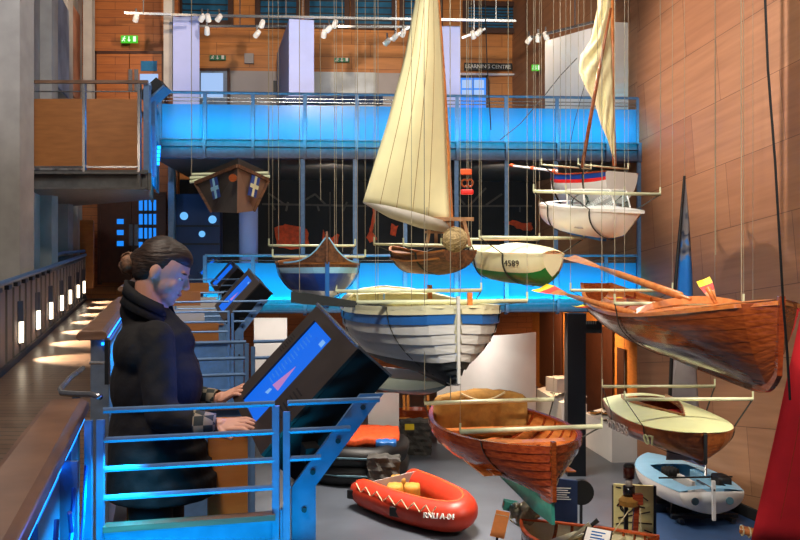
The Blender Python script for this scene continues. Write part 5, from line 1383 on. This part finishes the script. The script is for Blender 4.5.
for a, b in ((T_, LT), (T_, RT), (LT, LB), (RT, RB)): MB().bar(a, b, .035, .045).build('edge_rail', M['stained'], t)
for s, c0, c1, c2 in ((0, T_, LT, B_), (1, T_, RT, B_)):
    n_ = (c1-c0).cross(c2-c0).normalized(); n_ = n_ if n_.y < 0 else -n_
    c = (P(218, 188, 11.5) if s == 0 else P(251, 186, 11.4)); w0 = (c-c0).dot(n_); c = c-n_*(w0-.012)
    xd = (c1-c0).normalized()*(-1 if s == 0 else 1); yd = n_.cross(xd); yd = yd if yd.z > 0 else -yd
    fl = MB().prism([c+xd*a+yd*b for a, b in ((-.10, -.13), (.10, -.13), (.10, .13), (-.10, .13))], n_*.006).build('blue_flag', M['navyp'], t)
    g = MB(); c = c+n_*.009
    for a0, b0, a1, b1 in ((-.10, -.025, .10, .025), (-.025, -.13, .025, .13)): g.prism([c+xd*a0+yd*b0, c+xd*a1+yd*b0, c+xd*a1+yd*b1, c+xd*a0+yd*b1], n_*.004)
    g.build('pale_cross', M['sky'] if s == 0 else M['cream'], fl)
g = MB().tube([P(233, 178, 10.98)+Vector((0, .02, 0)), P(233, 178, 10.98)+Vector((0, -.02, 0))], .05, 14); g.build('bow_fitting', M['varn'], t)
g = thing('spreader_bars', 'pair of pale bars passing behind the pointed scow', 'spreader bar', P(232, 175, 12.2))
for y, x0, x1, dd in ((178, 190, 270, 12.1), (174.5, 192, 269, 12.4), (182, 190, 200, 12.1)): MB().tube([P(x0, y, dd), P(x1, y-1.5, dd)], .022, 8).build('bar', M['tube'], g)
for x in (191.5, 268.5): MB().tube([P(x, 182, 12.1), P(x, 168, 12.1), P(x, -90, 12.1)], .005, 5).build('hanging_wire', M['cable'], g)

# 10 cream-decked dinghy 07
b10, L = boat('racing_dinghy', 'brown-sided dinghy with pale lime deck and number 07 hanging at the lower right', 'boat', P(705, 434, 10.6), P(638, 399, 13.4), sb=.02, ss=.02)
h10 = Hull(L, 1.30, .34, ws=.80, tm=.45, pb=2.6, qb=.45, sb=.02, ss=.02, rb=.03, tb=.9, rs=.05, ts=.3, n0=3.2, n1=2.2, q=.45, bn=.05)
hull_mesh(h10, 6, 28, 0, .015, inner=1).build('hull', [M['hull07'], M['varn2']], b10)
deck(h10, 0, 1, .10, 60, 24, .012, lambda t, y: .10 < t < .74 and abs(y) < .56*(1-((t-.10)/.64)**1.6)).build('deck', M['paleg'], b10, smooth=True)
for s in (1, -1): gunwale(h10, s, .02, .02).build('rubbing_band', M['hull07'], b10)
m = MB(); rows = []
for s in (-1, 1):
    rows = [[Vector((h10.L*(t_-.5), s*.57*h10.b(t_)*(1-((t_-.10)/.64)**1.6), .05)), Vector((h10.L*(t_-.5), s*.57*h10.b(t_)*(1-((t_-.10)/.64)**1.6), .135))] for t_ in [.10+.64*k/16 for k in range(17)]]; m.grid(rows)
m.build('cockpit_coaming', M['oarw'], b10, solid=.015)
thwart(h10, .3, -.05, .2).build('thwart', M['red'], b10)
stem(h10, .035, .03, .0, .86).build('stem', M['dkgreen'], b10)
p = h10.pt(.84, .36, -1, .05); p2 = h10.pt(.88, .36, -1, .05); p3 = h10.pt(.84, .20, -1, .05)
text('07', 'hull_number', .20, M['paleg'], b10, p, p2-p, p3-p, .008)
p = h10.pt(.50, .40, -1, .04); p2 = h10.pt(.56, .40, -1, .03); p3 = h10.pt(.50, .22, -1, .03)
text('WINDERS', 'hull_lettering', .18, M['grey'], b10, p, p2-p, p3-p, .008)
done()
cradle('near cradle of the lime-decked dinghy', b10, h10, .80, .80, .34, .022)
cradle('far cradle of the lime-decked dinghy', b10, h10, .36, .78, .34, .022)

# 15 teal-grey model hull below the lifeboat
b15, L = boat('small_hull', 'blue-grey hull hanging low beneath the white lifeboat', 'boat', P(446, 382, 11.2), P(362, 368, 13.4))
h15 = Hull(L, .80, .24, ws=.7, tm=.4, pb=2.0, qb=.8, sb=.0, ss=.0, rb=.18, tb=.5, rs=.02, ts=.2, n0=3, n1=1.6, q=.45)
hull_mesh(h15, 6, 22, .0, .015, bands=[0, 0, 0, 1, 1, 1], inner=0).build('hull', [mat('pale_grey_green_paint', (176, 190, 178), .4, 0, .05, 4), M['tealb']], b15, smooth=True)
deck(h15, 0, 1, .03, 12, 6, .01).build('deck', M['grey'], b15)
done()
t = thing('wire_pair', 'two thin wires holding up the blue-grey hull under the lifeboat', 'wire', P(427, 370, 11.7))
for x, y, dd in ((427, 376, 11.7), (378, 368, 13.0)): MB().tube([P(x, y, dd), Vector((P(x, y, dd).x, dd, 12.5))], .005, 5).build('hanging_wire', M['cable'], t)

# ------------------------------------------------------------------ on the gallery floor
def G(px, py, z=0):
    d_ = (CZ-z)*F/(py-258); return P(px, py, d_)
# red inflatable
t = thing('inflatable_boat', 'red-orange inflatable lifeboat on the grey floor in the lower middle', 'boat', flatpt(G(415, 515), 0))
ctr = [(356, 489, .27), (372, 496, .26), (395, 505, .26), (420, 512, .26), (442, 516, .28), (456, 516, .31), (463, 511, .34), (460, 504, .34), (448, 497, .31), (432, 489, .28), (418, 483.5, .27), (407, 480, .27)]
base = [G(x, y, z) for x, y, z in ctr]; path = []
for i in range(len(base)-1):
    p0, p1, p2, p3 = base[max(0, i-1)], base[i], base[i+1], base[min(len(base)-1, i+2)]
    for k in range(4):
        s = k/4; path.append(.5*((2*p1)+(-p0+p2)*s+(2*p0-5*p1+4*p2-p3)*s*s+(-p0+3*p1-3*p2+p3)*s**3))
path.append(base[-1]); n_ = len(path)
rad = [.235*min(1, .55+.18*min(i, n_-1-i)) for i in range(n_)]
for i, p in enumerate(path): p.z = max(p.z, rad[i]+.02)
MB().tube(path, rad, 20).build('tube', M['redrub'], t, smooth=True)
m = MB(); m.tube([p+Vector((0, 0, rad[i]*.97)) for i, p in enumerate(path)], .02, 6); m.build('seam_band', M['orange'], t)
a, b = base[1], base[-2]; m = MB().prism([flatpt(a, .12), flatpt(b, .12), flatpt(b, .50), flatpt(a, .50)], (.03, .06, 0)); m.build('transom', M['grey'], t)
m = MB(); m.prism([flatpt(base[i], .10) for i in (1, 2, 3, 4, 5, 6, 7, 8, 9, 10)], (0, 0, .06)); m.build('floor_board', M['cushion'], t)
softW = Matrix.Translation(Vector((0, 0, 0)))
for x, y in ((398, 484), (412, 492), (395, 492)): softbox('yellow_kit', None, None, softW, G(x, y, .3), (.28, .3, .28), mat('ochre_canvas', (196, 140, 50), .7, 0, .2, 8, .2), t)
m = MB()
for j, k in enumerate(range(2, 16, 2)):
    p = path[k]; q_ = path[k+2]; o = Vector((-.10, -.20, .05)); m.tube([p+o+Vector((0, 0, .15)), (p+q_)/2+o+Vector((0, -.02, .03)), q_+o+Vector((0, 0, .15))], .010, 6)
m.build('grab_line', M['rope'], t)
for k in (1, 9):
    p = path[k]; c = p+Vector((-.10, -.21, -.02)); MB().box(c, (.20, .05, .16), Matrix.Rotation(R(-30), 3, 'Z')).build('black_patch', M['black'], t, bevel=.02)
i = 17; p = path[i]; dx = (path[i+3]-path[i-3]).normalized(); nn = Vector((dx.y, -dx.x, 0)).normalized(); nn = nn if nn.y < 0 else -nn
text('RNLI A-04', 'hull_lettering', .125, M['whitet'], t, p+nn*(rad[i]+.004)+Vector((0, 0, .06)), dx, Vector((-nn.x*.3, -nn.y*.3, 1)), .014)
# black inflatable with orange cover
def G2(px, d_, z): v = P(px, 0, d_); v.z = z; return v
t = thing('inflatable_boat', 'black inflatable boat under an orange cover behind the carved stones', 'boat', G2(360, 18, 0))
for z, r in ((.21, .20), (.54, .20)):
    pts = [G2(300, 17.4, z), G2(340, 17.0, z), G2(375, 16.9, z), G2(397, 17.4, z), G2(400, 18.2, z), G2(385, 18.9, z), G2(350, 19.1, z), G2(315, 19.2, z)]
    MB().tube(pts, r, 14).build('tube', M['blkrub'], t, smooth=True)
    MB().tube([p+Vector((0, -r, .02)) for p in pts[:4]], .02, 6).build('rubbing_strip', M['tealb'], t)
softbox('orange_cover', None, None, softW, G2(362, 18.0, .74), (1.5, 1.3, .22), M['orange'], t, .05)
softbox('blue_bag', None, None, softW, G2(386, 17.3, .74), (.4, .3, .12), M['bluep'], t, .02)
# carved stone blocks
def rockblock(label, x0, x1, y0, y1, d_, th):
    a = P(x0, y1, d_); b = P(x1, y0, d_); bmx = bmesh.new(); bmesh.ops.create_cube(bmx, size=1); bmesh.ops.subdivide_edges(bmx, edges=bmx.edges[:], cuts=9, use_grid_fill=True)
    m = MB(); m.v = []
    for v in bmx.verts:
        p = v.co; q_ = Vector(((a.x+b.x)/2+p.x*(b.x-a.x), d_+th/2+p.y*th, (p.z+.5)*b.z))
        k = .022*(sin(q_.x*27+q_.z*13)+sin(q_.z*34-q_.x*9)+sin(q_.y*21)); q_ += Vector((k*.6, -k if p.y < 0 else k, k*.5 if p.z > .4 else 0)); m.v.append(q_)
    m.f = [tuple(v.index for v in f_.verts) for f_ in bmx.faces]; m.m = [0]*len(m.f); bmx.free()
    return tag(m.build('stone_block', M['rock'], smooth=False), label, 'stone block')
rockblock('dark carved stone block on the floor behind the red inflatable', 367.5, 399, 459, 488, 16.2, .45)
rockblock('taller dark carved stone with a yellow label left of the clinker dinghy', 401, 431, 423, 462, 19.6, .5)
t = MB().box(P(409.5, 427, 19.4), (.20, .02, .13)).build('yellow_label', M['yellow']); tag(t, 'small yellow paper label on the taller carved stone', 'label')
# small wooden boat stand behind
t = thing('wooden_trestle', 'varnished wooden model boat on trestles behind the taller carved stone', 'model boat', flatpt(P(417, 0, 20.6), 0))
for x in (404, 408, 428): MB().bar(flatpt(P(x, 0, 20.6), 0), P(x, 395, 20.6), .06, .06, up=(1, 0, 0)).build('leg', M['ply'], t)
m = MB(); rows = []
for i in range(11):
    s = i/10; c = P(398+s*40, 414, 20.6); w_ = .28*sin(pi*(.08+.9*s))**.7; rows.append([c+Vector((0, -w_, .12)), c+Vector((0, -w_*.7, -.08)), c+Vector((0, 0, -.16)), c+Vector((0, w_*.7, -.08)), c+Vector((0, w_, .12))])
m.grid(rows); m.build('model_hull', M['varn2'], t, solid=.02)
MB().prism([P(397, 419, 20.4), P(432, 419, 20.4), P(432, 419, 20.8), P(397, 419, 20.8)], (0, 0, .04)).build('shelf', M['ply'], t)

# pale blue dinghy on its trolley
b11, L = boat('dinghy', 'pale blue and white sailing dinghy on a trolley by the curved timber wall', 'boat', P(648, 453, 17.2), P(712, 492, 14.2), sb=.05, ss=.0)
L0_ = L
h11 = Hull(L, 1.34, .40, ws=.78, tm=.40, pb=2.1, qb=.78, sb=.05, ss=.0, rb=.25, tb=.65, rs=.05, ts=.3, n0=2.8, n1=1.6, q=.5)
hull_mesh(h11, 8, 26, 0, .015, inner=1).build('hull', [M['offw'], M['sky']], b11, smooth=True)
deck(h11, 0, 1, .06, 30, 14, .01, lambda t, y: (.06 < t < .62 and abs(y) < .62)).build('deck', M['sky'], b11)
m = MB().box((-L*.16, 0, -.22), (L*.56, .76, .02)); m.build('cockpit_floor', M['grey'], b11)
for s in (-1, 1): m = MB().box((-L*.18, s*.36, -.10), (L*.48, .12, .22)); m.build('side_tank', M['sky'], b11)
MB().box((-L*.10, 0, -.12), (L*.3, .06, .22)).build('centreboard_case', M['offw'], b11)
MB().box((-L*.5-.06, 0, -.12), (.05, .05, .62)).build('rudder', M['offw'], b11); MB().box((-L*.5+.25, 0, .05), (.7, .03, .03)).build('tiller', M['bright'], b11)
MB().tube([(-L*.28, -.62, .09), (-L*.28, .62, .09)], .015, 6).build('traveller_bar', M['black'], b11)
softbox('dark_bag', None, None, Matrix.Identity(4), (-L*.32, -.38, .06), (.42, .22, .18), M['black'], b11)
softbox('rope_coil', None, None, Matrix.Identity(4), (L*.02, .1, .0), (.3, .25, .12), M['orope'], b11, .03)
for s in (-1, 1): MB().tube([(-L*.498-.012, s*.28, -.14), (-L*.498-.035, s*.28, -.14)], .06, 14).build('transom_flap', M['tealb'], b11)
done()
wq = WM[b11.name]
t = thing('launching_trolley', 'dark launching trolley under the pale blue dinghy', 'trolley', flatpt(wq.translation, 0))
def fl(x, y, z): v = wq @ Vector((x, y, 0)); return Vector((v.x, v.y, z))
for s in (-1, 1):
    MB().bar(fl(-L0_*.45, s*.42, .10), fl(L0_*.35, s*.30, .10), .07, .06).build('side_beam', M['dsteel'], t)
    MB().bar(fl(-L0_*.30, s*.42, .12), fl(-L0_*.30, s*.40, .30), .08, .06, up=(1, 0, 0)).build('chock', M['blkrub'], t)
    c = fl(-L0_*.12, s*.62, .16); a = (fl(0, 1, 0)-fl(0, 0, 0)).normalized(); MB().tube([c-a*.05, c+a*.05], .16, 18).build('wheel', M['blkrub'], t)
for x in (-.40, -.12, .25): MB().bar(fl(L0_*x, -.55, .14), fl(L0_*x, .55, .14), .06, .06).build('cross_beam', M['dsteel'], t)
MB().prism([G(643, 515), G(692, 515), G(692, 515)+Vector((0, .35, 0)), G(643, 515)+Vector((0, .35, 0))], (0, 0, .18)).build('end_block', M['dsteel'], t)
# its pale furled sail
t = thing('sail', 'pale grey furled sail lying across the pale blue dinghy', 'sail', P(690, 448, 16.5))
m = MB(); m.grid([[P(664, 446, 15.4), P(675, 455, 15.4), P(685, 460, 15.3)], [P(684, 440, 15.4), P(692, 455, 15.4), P(696, 464, 15.3)], [P(705, 432, 15.5), P(704, 450, 15.4), P(705, 467, 15.3)]]); m.build('cloth', M['lilac'], t, solid=.01, smooth=True)
MB().tube([P(705, 430, 15.5), P(706, 476, 15.2)], .02, 6).build('spar', M['bright'], t)
struct('trim_blue_floor_edge', MB().prism([G(640, 520, .02), G(700, 462, .02), G(762, 528, .02), G(762, 600, .02), G(640, 600, .02)], (0, 0, .02)), mat('blue_floor_paint', (44, 72, 112), .5, 0, .15, 2))

# red sail at the right edge
t = thing('sail', 'tall bright red triangular sail at the right edge', 'sail', P(790, 540, 9))
m = MB(); a = [P(812, 255, 8.6), P(800, 318, 8.7), P(776, 430, 8.85), P(751, 540, 9.0)]; b = [P(822, 255, 8.6), P(850, 318, 8.6), P(880, 430, 8.6), P(905, 560, 8.6)]
m.grid(sailgrid(a, b, 18, 12, .25, (0, -1, 0))); m.build('cloth', M['redsail'], t, smooth=True, solid=.006)
sg = sailgrid(a, b, 18, 12, .256, (0, -1, 0))
for j in (2, 4): MB().tube([r[j] for r in sg], .003, 5).build('seam', M['varn'], t)
MB().tube([P(740, 529, 9.15), P(775, 538, 9.0), P(880, 565, 8.6)], .045, 10).build('boom', M['oarw'], t, smooth=True)
for k in range(5):
    c = P(742+k*7, 530.5+k*1.7, 9.12-k*.02); MB().tube([c+Vector((0, .05*cos(a_), .05*sin(a_))) for a_ in [2*pi*i/12 for i in range(12)]], .008, 5, closed=True).build('lashing', M['rope'], t)
# narrow blue and grey sail with its black mast against the wall
t = thing('sail', 'tall narrow blue and grey sail wrapped on a black mast against the timber wall', 'sail', P(683, 300, 13.6))
m = MB(); a = [P(684, 178, 13.6), P(682, 220, 13.6), P(678.5, 270, 13.6), P(676, 330, 13.6), P(666, 460, 13.6)]; b = [P(685, 178, 13.6), P(689, 220, 13.6), P(692, 270, 13.6), P(694, 330, 13.6), P(702, 460, 13.6)]
def sailm():
    m_, n, l, bb = new_mat('blue_grey_patterned_sail'); tc = n.new('ShaderNodeTexCoord'); sp = n.new('ShaderNodeSeparateXYZ'); l.new(tc.outputs['Object'], sp.inputs[0])
    ns = n.new('ShaderNodeTexNoise'); ns.inputs['Scale'].default_value = 3.2; l.new(tc.outputs['Object'], ns.inputs['Vector'])
    ad = n.new('ShaderNodeMath'); ad.operation = 'MULTIPLY_ADD'; ad.inputs[1].default_value = .30; l.new(sp.outputs['Z'], ad.inputs[0]); l.new(ns.outputs['Fac'], ad.inputs[2])
    rp = n.new('ShaderNodeValToRGB'); e = rp.color_ramp.elements; e[0].position = .0; e[0].color = srgb((130, 118, 120))+(1,); e[1].position = 1; e[1].color = srgb((120, 112, 116))+(1,)
    for p_, c_ in ((.32, (140, 130, 130)), (.38, (20, 110, 200)), (.70, (30, 120, 205)), (.76, (120, 120, 130)), (.84, (24, 40, 70)), (.90, (120, 118, 124))): x = e.new(p_); x.color = srgb(c_)+(1,)
    l.new(ad.outputs[0], rp.inputs['Fac']); l.new(rp.outputs['Color'], bb.inputs['Base Color']); bb.inputs['Roughness'].default_value = .7; return m_
m.grid(sailgrid(a, b, 24, 8, .12, (0, -1, 0))); m.build('cloth', sailm(), t, smooth=True, solid=.006)
MB().tube([P(684.5, 176, 13.55), P(684.5, -160, 13.55)], .003, 5).build('hanging_wire', M['cable'], t); MB().tube([P(684.5, 176, 13.55), P(674, 300, 13.55), P(668, 445, 13.55)], [.02, .028, .03], 8).build('mast', M['black'], t)

# small orange rowing boat and engine in the foreground bottom
b12, L = boat('wooden_boat', 'orange-varnished clinker boat with cream inside at the bottom of the picture', 'boat', P(522, 519, 12.6), P(642, 542, 11.2), sb=.12, ss=.04)
h12 = Hull(L, 1.15, .40, ws=.7, tm=.45, pb=2.1, qb=.8, sb=.12, ss=.04, rb=.15, tb=.8, rs=.1, ts=.3, n0=2.3, n1=1.4, q=.6)
hull_mesh(h12, 8, 24, .014, .015, inner=1).build('hull', [M['varn2'], M['cream']], b12)
for s in (1, -1): gunwale(h12, s, .06, .02).build('gunwale', mat('bright_orange_varnish', (214, 96, 44), .35, 0, .15, 6), b12)
for i in range(8): rib(h12, .12+i*.1, .03, .02).build('rib', M['varn'], b12)
for t_ in (.35, .65): thwart(h12, t_, -.1, .2).build('thwart', M['cream'], b12)
done()
w12 = WM[b12.name]
m = MB()
for x in (-.3, .3): c = w12 @ Vector((x*L, 0, -.3)); m.box((c.x, c.y, (c.z-.05)/2), (.12, .7, c.z-.05))
tag(m.build('boat_stand', M['dsteel']), 'dark stand carrying the orange-varnished clinker boat', 'stand')
for x0, y0, x1, y1, dd, lb in ((574, 536, 590, 524, 11.7, 'pale oar end sticking up from the orange-varnished boat'), (588, 528, 598, 520, 12.3, 'dark spar end sticking up from the orange-varnished boat')):
    t = thing('oar', lb, 'oar', P(x0, y0, dd)); MB().tube([P(x0-8, y0+6, dd+.1), P(x0, y0, dd), P(x1, y1, dd)], [.02, .02, .035], 8).build('shaft', M['cream' if x0 == 574 else 'dkgreen'], t)
def engine():
    t = thing('boat_engine', 'old metal boat engine with a green box in front of the clinker dinghy', 'engine', flatpt(P(524, 520, 13.0), 0))
    c = P(525, 511, 12.75)
    MB().box(P(510, 505.5, 12.9), (.20, .16, .13), Matrix.Rotation(.2, 3, 'Y')).build('green_box', M['teal'], t, bevel=.01)
    m = MB()
    for dx, dz, r in ((-.12, .02, .10), (.02, .06, .11), (.13, -.02, .09), (-.02, -.12, .12), (.16, .09, .07)): m.ell(c+Vector((dx, random.uniform(-.06, .06), dz)), (r, r, r*.9))
    m.tube([c+Vector((-.2, 0, -.05)), c+Vector((.22, 0, .0))], .06, 12)
    for k in range(5): m.tube([c+Vector((-.14+k*.07, -.06, .05)), c+Vector((-.14+k*.07, -.06, .13))], .025, 8)
    m.build('engine_block', M['metal'], t, smooth=True)
    MB().tube([c+Vector((.02, -.14, -.06)), c+Vector((.02, -.10, -.06))], .11, 20).build('flywheel', M['metal'], t)
    MB().tube([c+Vector((0, 0, -.05)), flatpt(c, .03)], .05, 10).build('stand_post', M['dsteel'], t); MB().box(flatpt(c, .02), (.4, .4, .04)).build('stand_base', M['dsteel'], t)
    m = MB(); m.tube([P(512, 510, 12.8), P(510, 520, 12.7), P(520, 527, 12.7), P(530, 530, 12.6)], .012, 6); m.build('hose', M['rope'], t)
engine()
t = thing('orange_sign', 'tilted orange sign board on a post left of the boat engine', 'sign', flatpt(P(500, 525, 12.6), 0))
MB().prism([P(496.5, 510, 12.6), P(510, 513, 12.6), P(504, 539, 12.5), P(490, 536, 12.5)], (0, .02, 0)).build('sign_board', M['osign'], t)
m = MB()
for k in range(9):
    a = P(495.6-k*.5, 514+k*2.3, 12.58); b = P(507.5-k*.5-(k % 3), 516.5+k*2.3, 12.58); m.bar(a, b, .004, .007)
m.build('printed_lines', M['cream'], t); MB().bar(P(497, 534, 12.58), flatpt(P(497, 534, 12.6), 0), .03, .03, up=(1, 0, 0)).build('post', M['dsteel'], t)
t = thing('information_board', 'tilted black-framed white information tablet at the bottom edge', 'sign', flatpt(P(598, 535, 10.5), 0))
A_, B_, C_, D_ = P(586, 526, 10.6), P(613, 531, 10.6), P(609, 552, 10.2), P(580, 547, 10.2)
MB().prism([A_, B_, C_, D_], (0, .03, -.03)).build('frame', M['black'], t)
i_ = lambda p: p.lerp((A_+B_+C_+D_)/4, .12)+Vector((0, -.01, .012)); MB().prism([i_(A_), i_(B_), i_(C_), i_(D_)], (0, .004, -.004)).build('panel', M['white'], t)
m = MB()
for k in range(4): m.bar(A_.lerp(D_, .25+k*.14).lerp(B_.lerp(C_, .25+k*.14), .25)+Vector((0, -.016, .018)), A_.lerp(D_, .25+k*.14).lerp(B_.lerp(C_, .25+k*.14), .75-.1*(k % 2))+Vector((0, -.016, .018)), .006, .014)
m.build('printed_lines', M['bluep'], t); MB().bar((C_+D_)/2, flatpt((C_+D_)/2, 0), .05, .05, up=(1, 0, 0)).build('post', M['black'], t)
# marine lantern on a post, poster behind
t = thing('ship_lantern', 'dark stacked ship lantern on a wooden post in the lower right', 'lantern', flatpt(P(629, 520, 12.2), 0))
c = P(629, 520, 12.2)
def lz(y): return P(0, y, 12.2).z
bx = (c.x, c.y, 0)
MB().lathe(bx, [(.06, lz(464)), (.075, lz(465.5)), (.075, lz(467))], 18).build('top_cap', M['black'], t)
MB().lathe(bx, [(.074, lz(467)), (.078, lz(472)), (.074, lz(478))], 18).build('dark_lens', mat('dark_red_glass', (60, 22, 18), .15, 0, .2, 5), t, smooth=True)
MB().lathe(bx, [(.05, lz(478)), (.045, lz(482)), (.05, lz(486))], 18).build('clear_lens', M['grey'], t, smooth=True)
MB().lathe(bx, [(.08, lz(486)), (.082, lz(492)), (.075, lz(496))], 18).build('lower_lens', mat('black_glass', (24, 22, 24), .15, 0, .2, 5), t, smooth=True)
MB().lathe(bx, [(.09, lz(496)), (.14, lz(500)), (.13, lz(505))], 18).build('weathered_collar', M['cushion'], t)
MB().box(P(637, 499, 12.15), (.14, .1, .14)).build('side_lamp', M['varn2'], t)
MB().bar((c.x+.05, c.y, 0), (c.x+.10, c.y, lz(504)), .07, .07, up=(1, 0, 0)).build('wooden_post', M['varn2'], t)
MB().bar((c.x-.04, c.y, 0), (c.x-.04, c.y, lz(504)), .05, .05, up=(1, 0, 0)).build('black_post', M['black'], t)
for a_, b_ in ((P(629, 510, 12.1), P(608, 540, 11.9)), (P(640, 508, 12.1), P(642, 555, 12))): MB().tube([a_, b_], .008, 6).build('guy_line', M['rope'], t)
t = thing('poster_board', 'pale yellow poster with a dark drawing of machinery behind the ship lantern', 'poster', flatpt(P(634, 500, 13.4), 0))
a = P(614, 484, 13.4); b = P(653.5, 486, 13.4); zb = P(0, 536, 13.4).z
MB().prism([flatpt(a, zb), flatpt(b, zb), b, a], (0, .03, 0)).build('poster', M['poster'], t)
MB().box((b.x+.02, 13.42, b.z/2), (.04, .06, b.z)).build('side_frame', M['dsteel'], t); MB().box((a.x-.0, 13.45, b.z/2), (.03, .04, b.z)).build('side_frame', M['dsteel'], t)
m = MB()
for x0, y0, x1, y1 in ((616, 487, 621, 488), (617, 506, 622, 500), (619, 500, 624, 512), (622, 503, 645, 508), (616, 524, 628, 522), (628, 522, 652, 524), (618, 518, 650, 512), (640, 495, 648, 501), (644, 530, 652, 533)): m.bar(P(x0, y0, 13.38), P(x1, y1, 13.38), .01, .018)
m.tube([P(627, 506, 13.38)+Vector((.10*cos(a_), 0, .10*sin(a_))) for a_ in [2*pi*i/16 for i in range(16)]], .012, 5, closed=True)
m.build('line_drawing', M['ink'], t)
# dark information stand with its wheel
t = thing('information_stand', 'dark blue information stand with white text behind the clinker dinghy', 'sign', flatpt(P(565, 500, 14.4), 0))
a = P(551, 478, 14.4); b = P(577.5, 481, 14.4); MB().prism([flatpt(a, 0), flatpt(b, 0), b, a], (0, .05, 0)).build('stand_panel', M['navy'], t)
m = MB()
for k in range(6): m.bar(P(556, 488+k*2.2, 14.37), P(571-(k*3 % 5), 488.4+k*2.2, 14.37), .004, .014)
m.build('text_lines', M['whitet'], t)
c = P(581, 492, 14.5); MB().tube([c-Vector((0, .05, 0)), c+Vector((0, .05, 0))], .20, 22).build('wheel', M['blkrub'], t)
MB().bar(c, flatpt(c, 0), .04, .04, up=(1, 0, 0)).build('wheel_bracket', M['dsteel'], t)

# ropes and long wires that run through the picture
def rope(label, pts, r, m_, cat='rope'):
    o = MB().tube(pts, r, 6).build('hanging_rope' if r > .006 else 'hanging_wire', m_); return tag(o, label, cat)
rope('thick black rope hanging down in front of the timber wall at the right', [P(764, -30, 5.6), P(768, 70, 5.6), P(775, 160, 5.6), P(783, 300, 5.6), P(787, 350, 5.6), P(790, 400, 5.6)], .0085, M['orope'])
rope('dark rope hanging past the white motorboat and the rowing boat', [P(484, -30, 12.9), P(487, 60, 12.9), P(491, 130, 12.9)], .008, M['orope'])
xs = [(334, 14.6, 250), (342, 14.4, 252), (375, 12.6, 300), (508, 12.4, 240), (535, 13.6, 235), (597, 12.2, 60), (715, 9.5, 255), (560, 13.8, 160), (424, 9.4, 390), (450, 9.3, 400), (660, 12, 150), (320, 14.8, 200), (741, 7.6, 380), (278, 13, 240)]
for i, (x, dd, y1) in enumerate(xs):
    o = rope('thin steel wire hanging from the roof, one of many between the boats', [P(x, -60, dd), P(x+.6, y1, dd)], .0045, M['cable'], 'wire'); o['group'] = 'thin wires hanging from the roof'
rope('slack dark line slanting from the drooping sail down to the bowsprit', [P(577, 58, 14.3), P(560, 76, 14.3), P(545, 95, 14.3), P(520, 124, 14.2), P(500, 140, 14.1)], .007, M['orope'])
rope('thin stay from the leaning mast to the bowsprit', [P(594, 50, 14.6), P(575, 120, 14.6), P(566, 166, 14.8)], .005, M['orope'])
# white line of the long pole shadowed on the wall: two slanting poles fixed to the wall
for k, (x0, y0, x1, y1, lb) in enumerate(()):
    pass
